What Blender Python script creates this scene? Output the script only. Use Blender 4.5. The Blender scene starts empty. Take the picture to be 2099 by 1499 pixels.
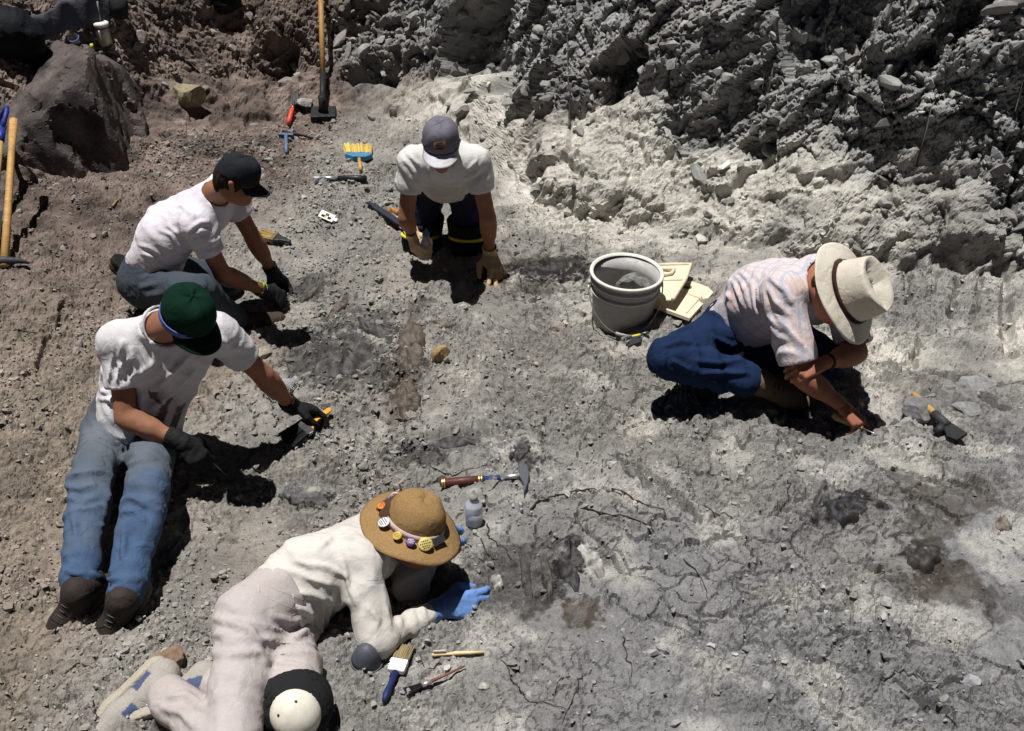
import bpy, math, random
import numpy as np
from mathutils import Vector, Matrix, Quaternion
from mathutils.bvhtree import BVHTree

R = math.radians
scene = bpy.context.scene
C = scene.collection

# ------------------------------------------------------------------ camera, sky, sun, exposure
cam_data = bpy.data.cameras.new('camera')
cam = bpy.data.objects.new('camera', cam_data)
C.objects.link(cam)
cam.location = (0, 0, 2.6)
cam.rotation_euler = (R(54), 0, 0)
cam_data.sensor_width = 36
cam_data.lens = 36.48
cam_data.clip_end = 500
cam_data.clip_start = .05
scene.camera = cam

SUN_EL, SUN_AZ = 81.0, -64.0            # azimuth: degrees east of north (+Y); the sun stands behind the wall, to the left
world = bpy.data.worlds.new('World')
scene.world = world
world.use_nodes = True
wn = world.node_tree
sky = wn.nodes.new('ShaderNodeTexSky')
sky.sky_type = 'NISHITA'
sky.sun_disc = False
sky.sun_elevation = R(SUN_EL)
sky.sun_rotation = R(SUN_AZ)
sky.altitude = 2200
sky.air_density = .1
sky.dust_density = .1
sky.ozone_density = 1.6
wn.links.new(sky.outputs[0], wn.nodes['Background'].inputs[0])
wn.nodes['Background'].inputs[1].default_value = .05

sun_data = bpy.data.lights.new('sun', 'SUN')
sun_data.energy = 5.0
sun_data.angle = R(.5)
sun_data.color = (1, .98, .955)
sun = bpy.data.objects.new('sun', sun_data)
C.objects.link(sun)
sdir = Vector((math.sin(R(SUN_AZ)) * math.cos(R(SUN_EL)), math.cos(R(SUN_AZ)) * math.cos(R(SUN_EL)), math.sin(R(SUN_EL))))
sun.rotation_euler = sdir.to_track_quat('Z', 'Y').to_euler()
sun.location = sdir * 20

scene.view_settings.view_transform = 'Standard'
scene.view_settings.look = 'None'
scene.view_settings.exposure = 0.25
scene.view_settings.gamma = 1.0
scene.view_settings.use_curve_mapping = False

# ------------------------------------------------------------------ noise on numpy arrays
_rs = np.random.RandomState(11)
_T = _rs.rand(64, 256, 256).astype(np.float32)

def vnoise(x, y, k):
    xi = np.floor(x).astype(np.int32); yi = np.floor(y).astype(np.int32)
    fx = (x - xi).astype(np.float32); fy = (y - yi).astype(np.float32)
    fx = fx * fx * fx * (fx * (fx * 6 - 15) + 10); fy = fy * fy * fy * (fy * (fy * 6 - 15) + 10)
    T = _T[k % 64]
    x0 = xi & 255; x1 = (xi + 1) & 255; y0 = yi & 255; y1 = (yi + 1) & 255
    a = T[y0, x0]; b = T[y0, x1]; c = T[y1, x0]; d = T[y1, x1]
    return (a + (b - a) * fx + (c - a) * fy + (a - b - c + d) * fx * fy) * 2 - 1

def fbm(x, y, k, octs=4, gain=.5):
    o = 0; a = 1.; f = 1.
    for i in range(octs):
        ang = .7 * i + .3 * k
        ca, sa = math.cos(ang) * f, math.sin(ang) * f
        o = o + a * vnoise(x * ca - y * sa + 17.3 * i, x * sa + y * ca + 9.1 * i, k + i * 7)
        a *= gain; f *= 2.03
    return o

def voro(x, y, k, jit=.9):
    """F1, F2, cell random numbers (3) and offset from the cell point"""
    xi = np.floor(x).astype(np.int32); yi = np.floor(y).astype(np.int32)
    d1 = np.full(x.shape, 9., np.float32); d2 = np.full(x.shape, 9., np.float32)
    r1 = np.zeros(x.shape, np.float32); r2 = r1.copy(); r3 = r1.copy(); ox = r1.copy(); oy = r1.copy()
    for j in (-1, 0, 1):
        for i in (-1, 0, 1):
            cx = (xi + i) & 255; cy = (yi + j) & 255
            px = xi + i + .5 + (_T[k % 64][cy, cx] - .5) * jit; py = yi + j + .5 + (_T[(k + 1) % 64][cy, cx] - .5) * jit
            dx = (x - px).astype(np.float32); dy = (y - py).astype(np.float32)
            d = np.sqrt(dx * dx + dy * dy)
            m = d < d1
            d2 = np.where(m, d1, np.minimum(d2, d)); d1 = np.where(m, d, d1)
            r1 = np.where(m, _T[(k + 2) % 64][cy, cx], r1); r2 = np.where(m, _T[(k + 3) % 64][cy, cx], r2)
            r3 = np.where(m, _T[(k + 4) % 64][cy, cx], r3)
            ox = np.where(m, dx, ox); oy = np.where(m, dy, oy)
    return d1, d2, r1, r2, r3, ox, oy

def sst(a, b, x):
    t = np.clip((x - a) / (b - a), 0, 1)
    return t * t * (3 - 2 * t)

# ------------------------------------------------------------------ the lie of the land
B1X = [-12, -3.1, -2.73, -2.43, -2.05, -1.19, -.56, -.15, .19, .9, 1.44, 2.4, 3.1, 12]
B1Y = [4.6, 4.74, 5.02, 5.6, 6.32, 6.91, 6.67, 5.93, 5.11, 4.8, 4.42, 4.18, 4.08, 3.6]
OFX = [-12, -2.4, -1.2, -.5, -.15, .19, .9, 1.44, 2.4, 12]
OFY = [.6, .6, .36, .36, .45, .62, .5, .32, .14, .1]
A1X = [-12, -2.2, -1, -.2, .4, 1.4, 12]; A1Y = [.3, .35, .4, .45, .5, .65, .7]
A2X = [-12, -2.2, -1, 0, 1, 2, 12]; A2Y = [.55, .65, 1.05, 1.5, 1.85, 2.05, 2.05]
STX = [.1, .2, .5, .75, .9, 1.2, 1.5, 1.8, 2.2, 2.6, 3.2]; STH = [0, .12, .15, .10, .03, .06, .14, .05, .15, .12, 0]      # broken step at the foot of the bank

def b1(x): return np.interp(x, B1X, B1Y)
def b2(x): return b1(x) + np.interp(x, OFX, OFY)
def ramp(t, w): return w * np.logaddexp(0, t / w)

def land(x, y):
    x = np.asarray(x, float); y = np.asarray(y, float)
    z = .05 * x - .05 * (y - 3.2) + .25 * ramp(-1.5 - x, .12)
    p = b1(x); q = b2(x)
    a1 = np.interp(x, A1X, A1Y); a2 = np.interp(x, A2X, A2Y)
    z = z + a1 * ramp(y - p, .04) + (a2 - a1) * ramp(y - q, .05) - (a2 - .3) * ramp(y - q - 1.25, .15)
    st = np.clip((y - p + .02 * np.sin(x * 23) + .015 * np.sin(x * 51 + 1)) / .06, 0, 1)
    z = z + np.interp(x, STX, STH) * st * st * (3 - 2 * st)
    return z
# ------------------------------------------------------------------ helpers for objects and materials
def setp(o, label=None, cat=None, group=None, kind=None):
    if label: o['label'] = label
    if cat: o['category'] = cat
    if group: o['group'] = group
    if kind: o['kind'] = kind
    return o

def np_mesh(name, V, F, mat=None, parent=None, smooth=True, col=None):
    """V (n,3); F (m,3|4) int array"""
    me = bpy.data.meshes.new(name)
    V = np.ascontiguousarray(V, dtype=np.float32); F = np.ascontiguousarray(F, dtype=np.int32)
    n, m, k = len(V), len(F), F.shape[1]
    me.vertices.add(n); me.vertices.foreach_set('co', V.ravel())
    me.loops.add(m * k); me.loops.foreach_set('vertex_index', F.ravel())
    me.polygons.add(m)
    me.polygons.foreach_set('loop_start', np.arange(0, m * k, k, dtype=np.int32))
    me.polygons.foreach_set('use_smooth', np.full(m, smooth, dtype=bool))
    me.update(calc_edges=True)
    if col is not None:
        a = me.color_attributes.new('Col', 'FLOAT_COLOR', 'POINT')
        cc = np.ones((n, 4), np.float32); cc[:, :3] = col
        a.data.foreach_set('color', cc.ravel())
    if mat: me.materials.append(mat)
    o = bpy.data.objects.new(name, me)
    C.objects.link(o)
    if parent: o.parent = parent
    return o

def empty(name, loc=(0, 0, 0), rot=None):
    o = bpy.data.objects.new(name, None)
    o.empty_display_size = .1
    o.location = loc
    if rot is not None: o.rotation_euler = rot
    C.objects.link(o)
    return o

class N:
    """tiny node builder"""
    def __init__(s, name):
        s.m = bpy.data.materials.new(name); s.m.use_nodes = True
        s.t = s.m.node_tree; s.p = s.t.nodes['Principled BSDF']
    def n(s, typ, **kw):
        nd = s.t.nodes.new('ShaderNode' + typ)
        for k, v in kw.items(): setattr(nd, k, v)
        return nd
    def l(s, a, b): s.t.links.new(a, b)
    def coord(s): return s.n('TexCoord').outputs['Object']
    def noise(s, vec, scale, detail=4, rough=.55, dist=0):
        nd = s.n('TexNoise'); s.l(vec, nd.inputs['Vector'])
        nd.inputs['Scale'].default_value = scale; nd.inputs['Detail'].default_value = detail
        nd.inputs['Roughness'].default_value = rough; nd.inputs['Distortion'].default_value = dist
        return nd.outputs['Fac']
    def ramp(s, fac, stops):
        nd = s.n('ValToRGB'); s.l(fac, nd.inputs[0]); e = nd.color_ramp.elements
        while len(e) < len(stops): e.new(.5)
        for i, (p, c) in enumerate(stops): e[i].position = p; e[i].color = (*c, 1) if len(c) == 3 else c
        return nd.outputs[0]
    def mix(s, a, b, fac=.5, blend='MIX'):
        nd = s.n('Mix', data_type='RGBA', blend_type=blend)
        for sock, v in ((nd.inputs[6], a), (nd.inputs[7], b)):
            if hasattr(v, 'is_linked'): s.l(v, sock)
            else: sock.default_value = (*v, 1)
        if hasattr(fac, 'is_linked'): s.l(fac, nd.inputs[0])
        else: nd.inputs[0].default_value = fac
        return nd.outputs[2]
    def bump(s, h, strength=.3, dist=.01, prev=None):
        nd = s.n('Bump'); s.l(h, nd.inputs['Height'])
        nd.inputs['Strength'].default_value = strength; nd.inputs['Distance'].default_value = dist
        if prev is not None: s.l(prev, nd.inputs['Normal'])
        return nd.outputs[0]
    def done(s, col=None, rough=.8, normal=None, spec=.3, metal=0, trans=0, ior=1.45, sss=0, alpha=1):
        if col is not None:
            if hasattr(col, 'is_linked'): s.l(col, s.p.inputs['Base Color'])
            else: s.p.inputs['Base Color'].default_value = (*col, 1)
        if hasattr(rough, 'is_linked'): s.l(rough, s.p.inputs['Roughness'])
        else: s.p.inputs['Roughness'].default_value = rough
        s.p.inputs['Specular IOR Level'].default_value = spec
        s.p.inputs['Metallic'].default_value = metal
        s.p.inputs['Transmission Weight'].default_value = trans
        s.p.inputs['IOR'].default_value = ior
        if sss: s.p.inputs['Subsurface Weight'].default_value = sss; s.p.inputs['Subsurface Radius'].default_value = (.02, .008, .005)
        if normal is not None: s.l(normal, s.p.inputs['Normal'])
        return s.m

def attr_col(b, gain=None):
    a = b.n('Attribute', attribute_name='Col')
    return a.outputs['Color']

def mat_earth():
    b = N('earth')
    v = b.coord(); col = attr_col(b)
    g = b.noise(v, 160, 3, .65)
    col = b.mix(col, b.ramp(g, [(.3, (.62, .62, .63)), (.5, (1, 1, 1)), (.72, (1.3, 1.28, 1.25))]), .85, 'MULTIPLY')
    g2 = b.noise(v, 22, 5, .6)
    col = b.mix(col, b.ramp(g2, [(.32, (.72, .71, .7)), (.5, (1, 1, 1)), (.68, (1.18, 1.17, 1.15))]), .8, 'MULTIPLY')
    h = b.noise(v, 130, 5, .7)
    n1 = b.bump(h, .9, .006)
    return b.done(col, .95, n1, .15)

def mat_stone():
    b = N('stone')
    v = b.coord(); col = attr_col(b)
    g = b.noise(v, 60, 5, .6)
    col = b.mix(col, b.ramp(g, [(.3, (.65, .64, .63)), (.5, (1, 1, 1)), (.7, (1.25, 1.24, 1.22))]), .8, 'MULTIPLY')
    n1 = b.bump(b.noise(v, 90, 4, .6), .6, .004)
    return b.done(col, .9, n1, .2)

EARTH = mat_earth(); STONE = mat_stone()
# ------------------------------------------------------------------ ground and rock face: one sheet with real relief, split where the bank begins
GREY = np.array([.222, .216, .206]); PALE = np.array([.45, .432, .388]); BLUE = np.array([.190, .194, .204])
TAN = np.array([.232, .216, .190]); BROWN = np.array([.148, .116, .100]); WALLC = np.array([.205, .210, .208]); DARK = np.array([.045, .042, .040])
# dark stains and weathered bone beds: x, y, half length, half width, turn, colour, strength
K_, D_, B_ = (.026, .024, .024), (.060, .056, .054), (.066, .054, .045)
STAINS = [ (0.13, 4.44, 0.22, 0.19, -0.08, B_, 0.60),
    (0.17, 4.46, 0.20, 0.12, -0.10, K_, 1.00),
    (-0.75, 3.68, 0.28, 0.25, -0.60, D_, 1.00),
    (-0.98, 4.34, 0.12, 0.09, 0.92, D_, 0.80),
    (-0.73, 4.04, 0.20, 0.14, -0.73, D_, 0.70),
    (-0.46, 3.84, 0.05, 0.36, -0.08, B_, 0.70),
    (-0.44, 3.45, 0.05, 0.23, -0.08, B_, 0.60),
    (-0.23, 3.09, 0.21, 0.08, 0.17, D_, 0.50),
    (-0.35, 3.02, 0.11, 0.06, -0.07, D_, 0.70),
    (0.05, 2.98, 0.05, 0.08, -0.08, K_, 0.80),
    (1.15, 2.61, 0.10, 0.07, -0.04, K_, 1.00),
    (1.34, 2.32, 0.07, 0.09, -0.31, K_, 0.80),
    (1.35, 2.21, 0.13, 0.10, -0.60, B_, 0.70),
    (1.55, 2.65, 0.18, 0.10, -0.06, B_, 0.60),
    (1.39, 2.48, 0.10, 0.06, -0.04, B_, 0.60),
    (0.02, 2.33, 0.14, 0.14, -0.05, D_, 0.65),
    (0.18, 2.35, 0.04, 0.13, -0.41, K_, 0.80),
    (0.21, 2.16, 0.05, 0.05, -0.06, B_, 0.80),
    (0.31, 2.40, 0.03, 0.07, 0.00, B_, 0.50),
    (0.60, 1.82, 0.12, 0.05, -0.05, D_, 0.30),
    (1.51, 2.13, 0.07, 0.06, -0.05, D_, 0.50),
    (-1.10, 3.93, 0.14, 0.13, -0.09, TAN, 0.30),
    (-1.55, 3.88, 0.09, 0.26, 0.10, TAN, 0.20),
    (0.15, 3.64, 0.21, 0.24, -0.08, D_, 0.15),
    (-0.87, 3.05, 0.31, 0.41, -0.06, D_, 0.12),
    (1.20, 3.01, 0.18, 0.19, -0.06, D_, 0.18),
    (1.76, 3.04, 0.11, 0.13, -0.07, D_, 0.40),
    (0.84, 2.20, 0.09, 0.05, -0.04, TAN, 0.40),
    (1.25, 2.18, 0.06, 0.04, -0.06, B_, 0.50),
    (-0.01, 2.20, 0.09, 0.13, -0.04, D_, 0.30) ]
# open cracks: course over the ground, width
CRACKS = [ ([(1.89, 4.28), (1.8, 4.0)], 0.016),
    ([(2.09, 4.18), (1.95, 3.86)], 0.016),
    ([(2.21, 4.22), (2.06, 3.89)], 0.016),
    ([(1.76, 3.71), (1.68, 3.52)], 0.016),
    ([(1.49, 3.55), (1.58, 3.49), (1.71, 3.46), (1.88, 3.38), (2.06, 3.35)], 0.022),
    ([(1.5, 3.42), (1.63, 3.4), (1.72, 3.25), (1.78, 3.18)], 0.045),
    ([(1.8, 3.44), (1.88, 3.32), (1.92, 3.19)], 0.022),
    ([(0.38, 2.94), (0.45, 2.85), (0.58, 2.66), (0.65, 2.55)], 0.014),
    ([(0.7, 2.62), (0.71, 2.49), (0.79, 2.46)], 0.012),
    ([(1.35, 2.99), (1.52, 3.15), (1.59, 3.08)], 0.012),
    ([(2.04, 4.44), (2.01, 4.25), (1.92, 4.04)], 0.012),
    ([(2.36, 4.45), (2.35, 4.29), (2.09, 3.56)], 0.03),
    ([(1.88, 4.31), (2.03, 4.3), (2.32, 4.21)], 0.035),
    ([(0.57, 2.09), (0.66, 2.13), (0.75, 2.07)], 0.008),
    ([(0.86, 2.0), (0.82, 1.96), (0.79, 2.03)], 0.008),
    ([(1.09, 1.87), (1.15, 1.83), (1.27, 1.86)], 0.01),
    ([(1.14, 1.8), (1.18, 1.73)], 0.02),
    ([(-0.57, 2.38), (-0.64, 2.25)], 0.01),
    ([(0.22, 2.56), (0.31, 2.47), (0.37, 2.33)], 0.008),
    ([(-2.01, 3.45), (-2.03, 3.8), (-2.06, 4.0)], 0.012) ]
NU, NV = 870, 770
NVW = 0

def build_land():
    Yd = np.linspace(1.25, 9.4, 900)
    u = np.linspace(-1, 1, NU)
    nf = NV
    X = np.zeros((nf, NU)); Y = np.zeros((nf, NU)); S = np.zeros((nf, NU))
    fan = 1.05 + .44 * Yd
    for i, uu in enumerate(u):
        xs = uu * fan
        hz = land(xs, Yd)
        ds = np.sqrt(np.diff(Yd) ** 2 + np.diff(hz) ** 2)
        s = np.concatenate([[0], np.cumsum(ds)])
        w = np.concatenate([[0], np.cumsum(ds / (.5 + Yd[1:]) * np.where(hz[1:] > 2.0, .15, 1))])
        yy = np.interp(np.linspace(0, w[-1], nf), w, Yd)
        Y[:, i] = yy; X[:, i] = uu * np.interp(yy, Yd, fan); S[:, i] = np.interp(yy, Yd, s)
    Z = land(X, Y)
    P = np.stack([X, Y, Z], -1)
    du = np.gradient(P, axis=1); dv = np.gradient(P, axis=0)
    Nn = np.cross(du, dv); Nn /= np.linalg.norm(Nn, axis=-1, keepdims=True)
    for ax in (0, 1):
        for k_ in (3, 6): Nn = (Nn + np.roll(Nn, k_, ax) + np.roll(Nn, -k_, ax)) / 3
    Nn /= np.linalg.norm(Nn, axis=-1, keepdims=True)
    x = X.astype(np.float32); s = (S + 1.25).astype(np.float32)
    wob = fbm(x * 3, s * 3, 3, 3) * .10
    t1 = Y - b1(X) + wob * .6; t2 = Y - b2(X) + wob
    bank = sst(-.05, .08, t1); wall = sst(-.04, .12, t2)
    left = sst(-1.0, -1.9, X + .25 * fbm(x * 1.3, s * 1.3, 5, 3))
    # --- floor relief
    big = fbm(x * 1.1, s * 1.1, 9, 3) * .028 + fbm(x * 3.7, s * 3.7, 12, 3) * .016
    mid = fbm(x * 11, s * 11, 15, 4, .55) * .014
    ridg = (1 - np.abs(fbm(x * 5.5 + .3 * fbm(x * 3, s * 3, 2, 2), s * 5.5, 18, 3))) * .016
    crumb_m = sst(-.15, .35, fbm(x * 2.1, s * 2.1, 21, 3) + .5 * left + .35 * sst(2.6, 2.0, s) * sst(.3, -.3, X))
    a1, a2, r1, r2, r3, ox, oy = voro(x * 26 + .4 * vnoise(x * 40, s * 40, 4), s * 26 + .4 * vnoise(x * 40, s * 40, 5), 24)
    crumb = (np.clip(a2 - a1, 0, .5) * .020 * r1 + (r2 - .5) * .010)
    a1b, a2b, q1, q2, q3, _, _ = voro(x * 60, s * 60, 27)
    crumb2 = np.clip(a2b - a1b, 0, .5) * .016 * q1
    # clay plates with open cracks
    wx = x + .030 * vnoise(x * 14, s * 14, 31) + .012 * vnoise(x * 37, s * 37, 32); ws = s + .030 * vnoise(x * 14, s * 14, 33) + .012 * vnoise(x * 37, s * 37, 34)
    c1, c2, k1, k2, k3, kx, ky = voro(wx * 8.5, ws * 8.5, 35)
    edge = c2 - c1
    crack_m = sst(-.05, .3, fbm(x * 1.7, s * 1.7, 40, 2) + .45 * sst(-.5, .5, X) * sst(3.8, 2.8, s) - .14) * (1 - left)
    open_ = sst(.2, .6, k2 + .35 * fbm(x * 4, s * 4, 41, 2))
    crack = -np.clip(1 - edge / .07, 0, 1) * .026 * crack_m * open_
    plate = ((k1 - .5) * .008 + (kx * (k2 - .5) + ky * (k3 - .5)) * .026) * crack_m
    e1, e2, m1, m2, m3, mx, my = voro(wx * 24, ws * 24, 44)
    crack2 = -np.clip(1 - (e2 - e1) / .12, 0, 1) * .010 * sst(-.1, .4, fbm(x * 3.1, s * 3.1, 47, 2) + .2) * (1 - .5 * left)
    plate2 = ((m1 - .5) * .008 + (mx * (m2 - .5) + my * (m3 - .5)) * .017) * sst(-.2, .3, fbm(x * 2.6, s * 2.6, 49, 2))
    open_cracks = np.zeros_like(x)
    wX = X + .018 * vnoise(x * 22, s * 22, 36); wY = Y + .018 * vnoise(x * 22, s * 22, 37)
    for line, wd in CRACKS:
        for (ax, ay), (bx_, by) in zip(line[:-1], line[1:]):
            L2 = (bx_ - ax) ** 2 + (by - ay) ** 2
            t = np.clip(((wX - ax) * (bx_ - ax) + (wY - ay) * (by - ay)) / L2, 0, 1)
            dd = np.hypot(wX - ax - t * (bx_ - ax), wY - ay - t * (by - ay))
            open_cracks = np.minimum(open_cracks, -np.clip(1.35 - dd / (wd * .8), 0, 1) * min(.06, wd * 3.2))
    fl = open_cracks + big + mid + ridg + crumb_m * (crumb + crumb2) + crack + plate + crack2 + plate2
    # --- pale bank: lumps, slabs and ledges
    wxs = x + .05 * vnoise(x * 8, s * 8, 51); wss = s + .05 * vnoise(x * 8, s * 8, 52)
    g1, g2, h1, h2, h3, hx, hy = voro(wxs * 3.4 + 5, wss * 4.2, 50)
    slab = (h1 - .35) * .05 + (hx * (h2 - .5) * .07 + hy * (h3 - .7) * .08)
    slab = slab - np.clip(1 - (g2 - g1) / .10, 0, 1) * .03
    for ax in (0, 1): slab = (np.roll(slab, 1, ax) + 2 * slab + np.roll(slab, -1, ax)) / 4
    bk = open_cracks + big + slab * .9 + mid * 1.1 + ridg + crumb * .6 + plate2 * 1.5 + crack2 * .8 + plate * 1.2
    # --- rubble wall
    wx2 = x + .05 * vnoise(x * 6, s * 6, 53); ws2 = s + .05 * vnoise(x * 6, s * 6, 54)
    f1, f2, w1, w2, w3, fx, fy = voro(wx2 * 4.6, ws2 * 5.5, 55)
    blk = (w1 - .4) * .06 + (fx * (w2 - .5) * .10 + fy * (w3 - .8) * .12) - np.clip(1 - (f2 - f1) / .12, 0, 1) * .03
    o1, o2, p1, p2, p3, px_, py_ = voro(wx2 * 13, ws2 * 17, 58)
    rub = (p1 - .5) * .030 + (px_ * (p2 - .5) + py_ * (p3 - .75)) * .05 - np.clip(1 - (o2 - o1) / .16, 0, 1) * .018
    l1, l2, n1, n2, n3, nx, ny = voro(x * 34, s * 42, 61)
    rub2 = (n1 - .5) * .016 + (nx * (n2 - .5) + ny * (n3 - .7)) * .02 - np.clip(1 - (l2 - l1) / .2, 0, 1) * .007
    hol = fbm(x * 2.3 + 3, s * 1.7, 63, 4)
    hollow = -sst(.02, .10, hol) * .10 - sst(.16, .22, hol) * .10 - sst(.32, .38, hol) * .10
    brn = 1 - .75 * left
    wl = open_cracks * 1.5 + fbm(x * 1.6, s * 1.6, 8, 3) * .09 + blk * .9 * brn + rub * (.20 + .80 * brn) + rub2 + hollow * (.10 + .90 * brn)
    d = fl * (1 - bank) + bk * bank
    d = d * (1 - wall) + wl * wall
    P = P + Nn * d[..., None]
    # --- colour of the earth itself
    tone = fbm(x * 1.4, s * 1.4, 13, 4); tone2 = fbm(x * 6, s * 6, 14, 3)
    col = GREY + (TAN - GREY) * (.75 * sst(-.9, 1.0, tone * .6 + .7 * sst(1.2, -1.4, X)))[..., None]
    col = col + (BLUE - col) * (sst(3.3, 1.7, s + .5 * tone) * sst(-1.2, .8, X + .4 * tone) * .75)[..., None]
    pale = np.clip(sst(-.45, .25, t1 + .15 * tone) * sst(-1.2, -.5, X) * (1 - .8 * sst(1.4, 2.2, X)) + .35 * sst(.1, .7, tone2) * sst(-.8, -.2, X) + .65 * sst(1.1, 1.6, X) * sst(3.1, 3.5, Y) * sst(-.6, .1, tone), 0, 1)
    col = col + (PALE - col) * pale[..., None]
    wc = WALLC + (np.array([.30, .30, .285]) - WALLC) * (p2[..., None]) * .8
    col = col + (wc - col) * wall[..., None]
    brown = sst(.05, .75, left + .25 * tone + .55 * sst(6.3, 7.3, Y) * sst(.1, -.9, X))
    bc = BROWN * (1 + .35 * tone2)[..., None]
    bc = bc + (np.array([.235, .20, .16]) - bc) * (.85 * sst(4.7, 3.5, Y + .3 * tone) - .35 * sst(.1, .5, tone2))[..., None].clip(0, 1)
    col = col + (bc - col) * brown[..., None]
    col = col * (1 + .16 * tone2 + .10 * (r3 - .5) * 2 * crumb_m)[..., None]
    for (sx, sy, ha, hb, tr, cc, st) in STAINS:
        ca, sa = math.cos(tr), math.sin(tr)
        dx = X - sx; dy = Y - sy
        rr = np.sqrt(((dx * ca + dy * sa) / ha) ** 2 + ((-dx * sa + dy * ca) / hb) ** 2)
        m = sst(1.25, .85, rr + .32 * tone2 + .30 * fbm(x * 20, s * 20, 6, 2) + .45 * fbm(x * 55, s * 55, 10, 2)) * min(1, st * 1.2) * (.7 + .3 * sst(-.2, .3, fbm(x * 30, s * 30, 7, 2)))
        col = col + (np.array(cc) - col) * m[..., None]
    col = np.clip(col, .02, .6)
    return P, col, t1, wall, bank, left, crumb_m, d

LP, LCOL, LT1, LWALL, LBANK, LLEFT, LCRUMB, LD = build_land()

def sheet(name, P, col, mask):
    nv, nu = P.shape[:2]
    idx = np.arange(nv * nu).reshape(nv, nu)
    q = np.stack([idx[:-1, :-1], idx[:-1, 1:], idx[1:, 1:], idx[1:, :-1]], -1)[mask]
    used = np.zeros(nv * nu, bool); used[q.ravel()] = True
    remap = np.cumsum(used) - 1
    return np_mesh(name, P.reshape(-1, 3)[used], remap[q], EARTH, smooth=False, col=col.reshape(-1, 3)[used])

on_wall = LT1[:-1, :-1] > .02
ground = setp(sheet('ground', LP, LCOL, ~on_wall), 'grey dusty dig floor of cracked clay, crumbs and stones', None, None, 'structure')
rock_face = setp(sheet('rock_face', LP, LCOL, on_wall), 'pale bank and dark rubble cutting behind the dig floor', None, None, 'structure')

def far_land():
    """the hillside round the dig, beyond the picture"""
    g = np.concatenate([-np.geomspace(60, 4.4, 26), np.linspace(-4.2, 4.2, 71), np.geomspace(4.4, 60, 26)])
    gy = np.concatenate([-np.geomspace(50, .5, 22), np.linspace(0, 9.4, 79), np.geomspace(9.6, 80, 24)])
    X, Y = np.meshgrid(g, gy)
    Z = land(np.clip(X, -9, 9), np.clip(Y, 0, 12)) + .02 * np.maximum(Y - 12, 0) + fbm(X.astype(np.float32) * .3, Y.astype(np.float32) * .3, 3, 3) * .15 * np.clip(np.maximum(np.abs(X) - 5, np.maximum(.5 - Y, Y - 10)) / 4, 0, 1)
    Z = Z - .05 * ((np.abs(X) < (1.5 + .44 * np.clip(Y, 0, 20))) & (Y > .2) & (Y < 10))
    idx = np.arange(X.size).reshape(X.shape)
    inside = (np.abs(X) < (.95 + .44 * np.clip(Y, 0, 20))) & (Y > 1.4) & (Y < 9.2)
    F = np.stack([idx[:-1, :-1], idx[:-1, 1:], idx[1:, 1:], idx[1:, :-1]], -1)
    F = F[~(inside[:-1, :-1] | inside[:-1, 1:] | inside[1:, 1:] | inside[1:, :-1])]
    V = np.stack([X, Y, Z], -1).reshape(-1, 3)
    col = np.tile(GREY, (len(V), 1)) * (1 + .15 * fbm(V[:, :1].ravel().astype(np.float32), V[:, 1].astype(np.float32), 4, 3))[:, None]
    col = col + (BROWN * 1.2 - col) * sst(-1.2, -2.4, V[:, 0])[:, None]
    return np_mesh('hillside', V, F, EARTH, smooth=False, col=col)
setp(far_land(), 'grey hillside around the dig', None, None, 'structure')

# collision surface used to set things down
_st = 3
_sub = LP[::_st, ::_st]
_i = np.arange(_sub.shape[0] * _sub.shape[1]).reshape(_sub.shape[:2])
_q = np.stack([_i[:-1, :-1], _i[:-1, 1:], _i[1:, 1:], _i[1:, :-1]], -1).reshape(-1, 4)
BVH = BVHTree.FromPolygons(_sub.reshape(-1, 3).tolist(), _q.tolist())

def drop(x, y):
    h = BVH.ray_cast(Vector((x, y, 6)), Vector((0, 0, -1)))
    return (h[0].z, h[1]) if h[0] else (float(land(x, y)), Vector((0, 0, 1)))
# ------------------------------------------------------------------ loose stones
_ico = []
def ico_verts():
    t = (1 + 5 ** .5) / 2
    v = np.array([(-1, t, 0), (1, t, 0), (-1, -t, 0), (1, -t, 0), (0, -1, t), (0, 1, t), (0, -1, -t), (0, 1, -t), (t, 0, -1), (t, 0, 1), (-t, 0, -1), (-t, 0, 1)], float)
    f = np.array([(0, 11, 5), (0, 5, 1), (0, 1, 7), (0, 7, 10), (0, 10, 11), (1, 5, 9), (5, 11, 4), (11, 10, 2), (10, 7, 6), (7, 1, 8), (3, 9, 4), (3, 4, 2), (3, 2, 6), (3, 6, 8), (3, 8, 9), (4, 9, 5), (2, 4, 11), (6, 2, 10), (8, 6, 7), (9, 8, 1)])
    return v / np.linalg.norm(v[0]), f
IV, IF = ico_verts()

def rock_protos(n, flat, seed):
    rs = np.random.RandomState(seed); out = []
    for k in range(n):
        v = IV + rs.normal(0, .22, IV.shape)
        for c in range(3):                      # a few broken faces
            d = rs.normal(size=3); d /= np.linalg.norm(d); lim = rs.uniform(.45, .75)
            over = np.clip(v @ d - lim, 0, None); v = v - over[:, None] * d
        v = v * np.array([1, rs.uniform(.65, .95), rs.uniform(*flat)])
        out.append(v)
    return out
PROTO = rock_protos(28, (.4, .75), 5); PROTO_FLAT = rock_protos(28, (.28, .55), 6)

def rand_frames(n, normals, rs, tilt):
    z = normals + rs.normal(0, tilt, (n, 3)); z /= np.linalg.norm(z, axis=1, keepdims=True)
    a = rs.normal(size=(n, 3)); x = np.cross(a, z); x /= np.linalg.norm(x, axis=1, keepdims=True)
    y = np.cross(z, x)
    return np.stack([x, y, z], -1)

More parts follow.
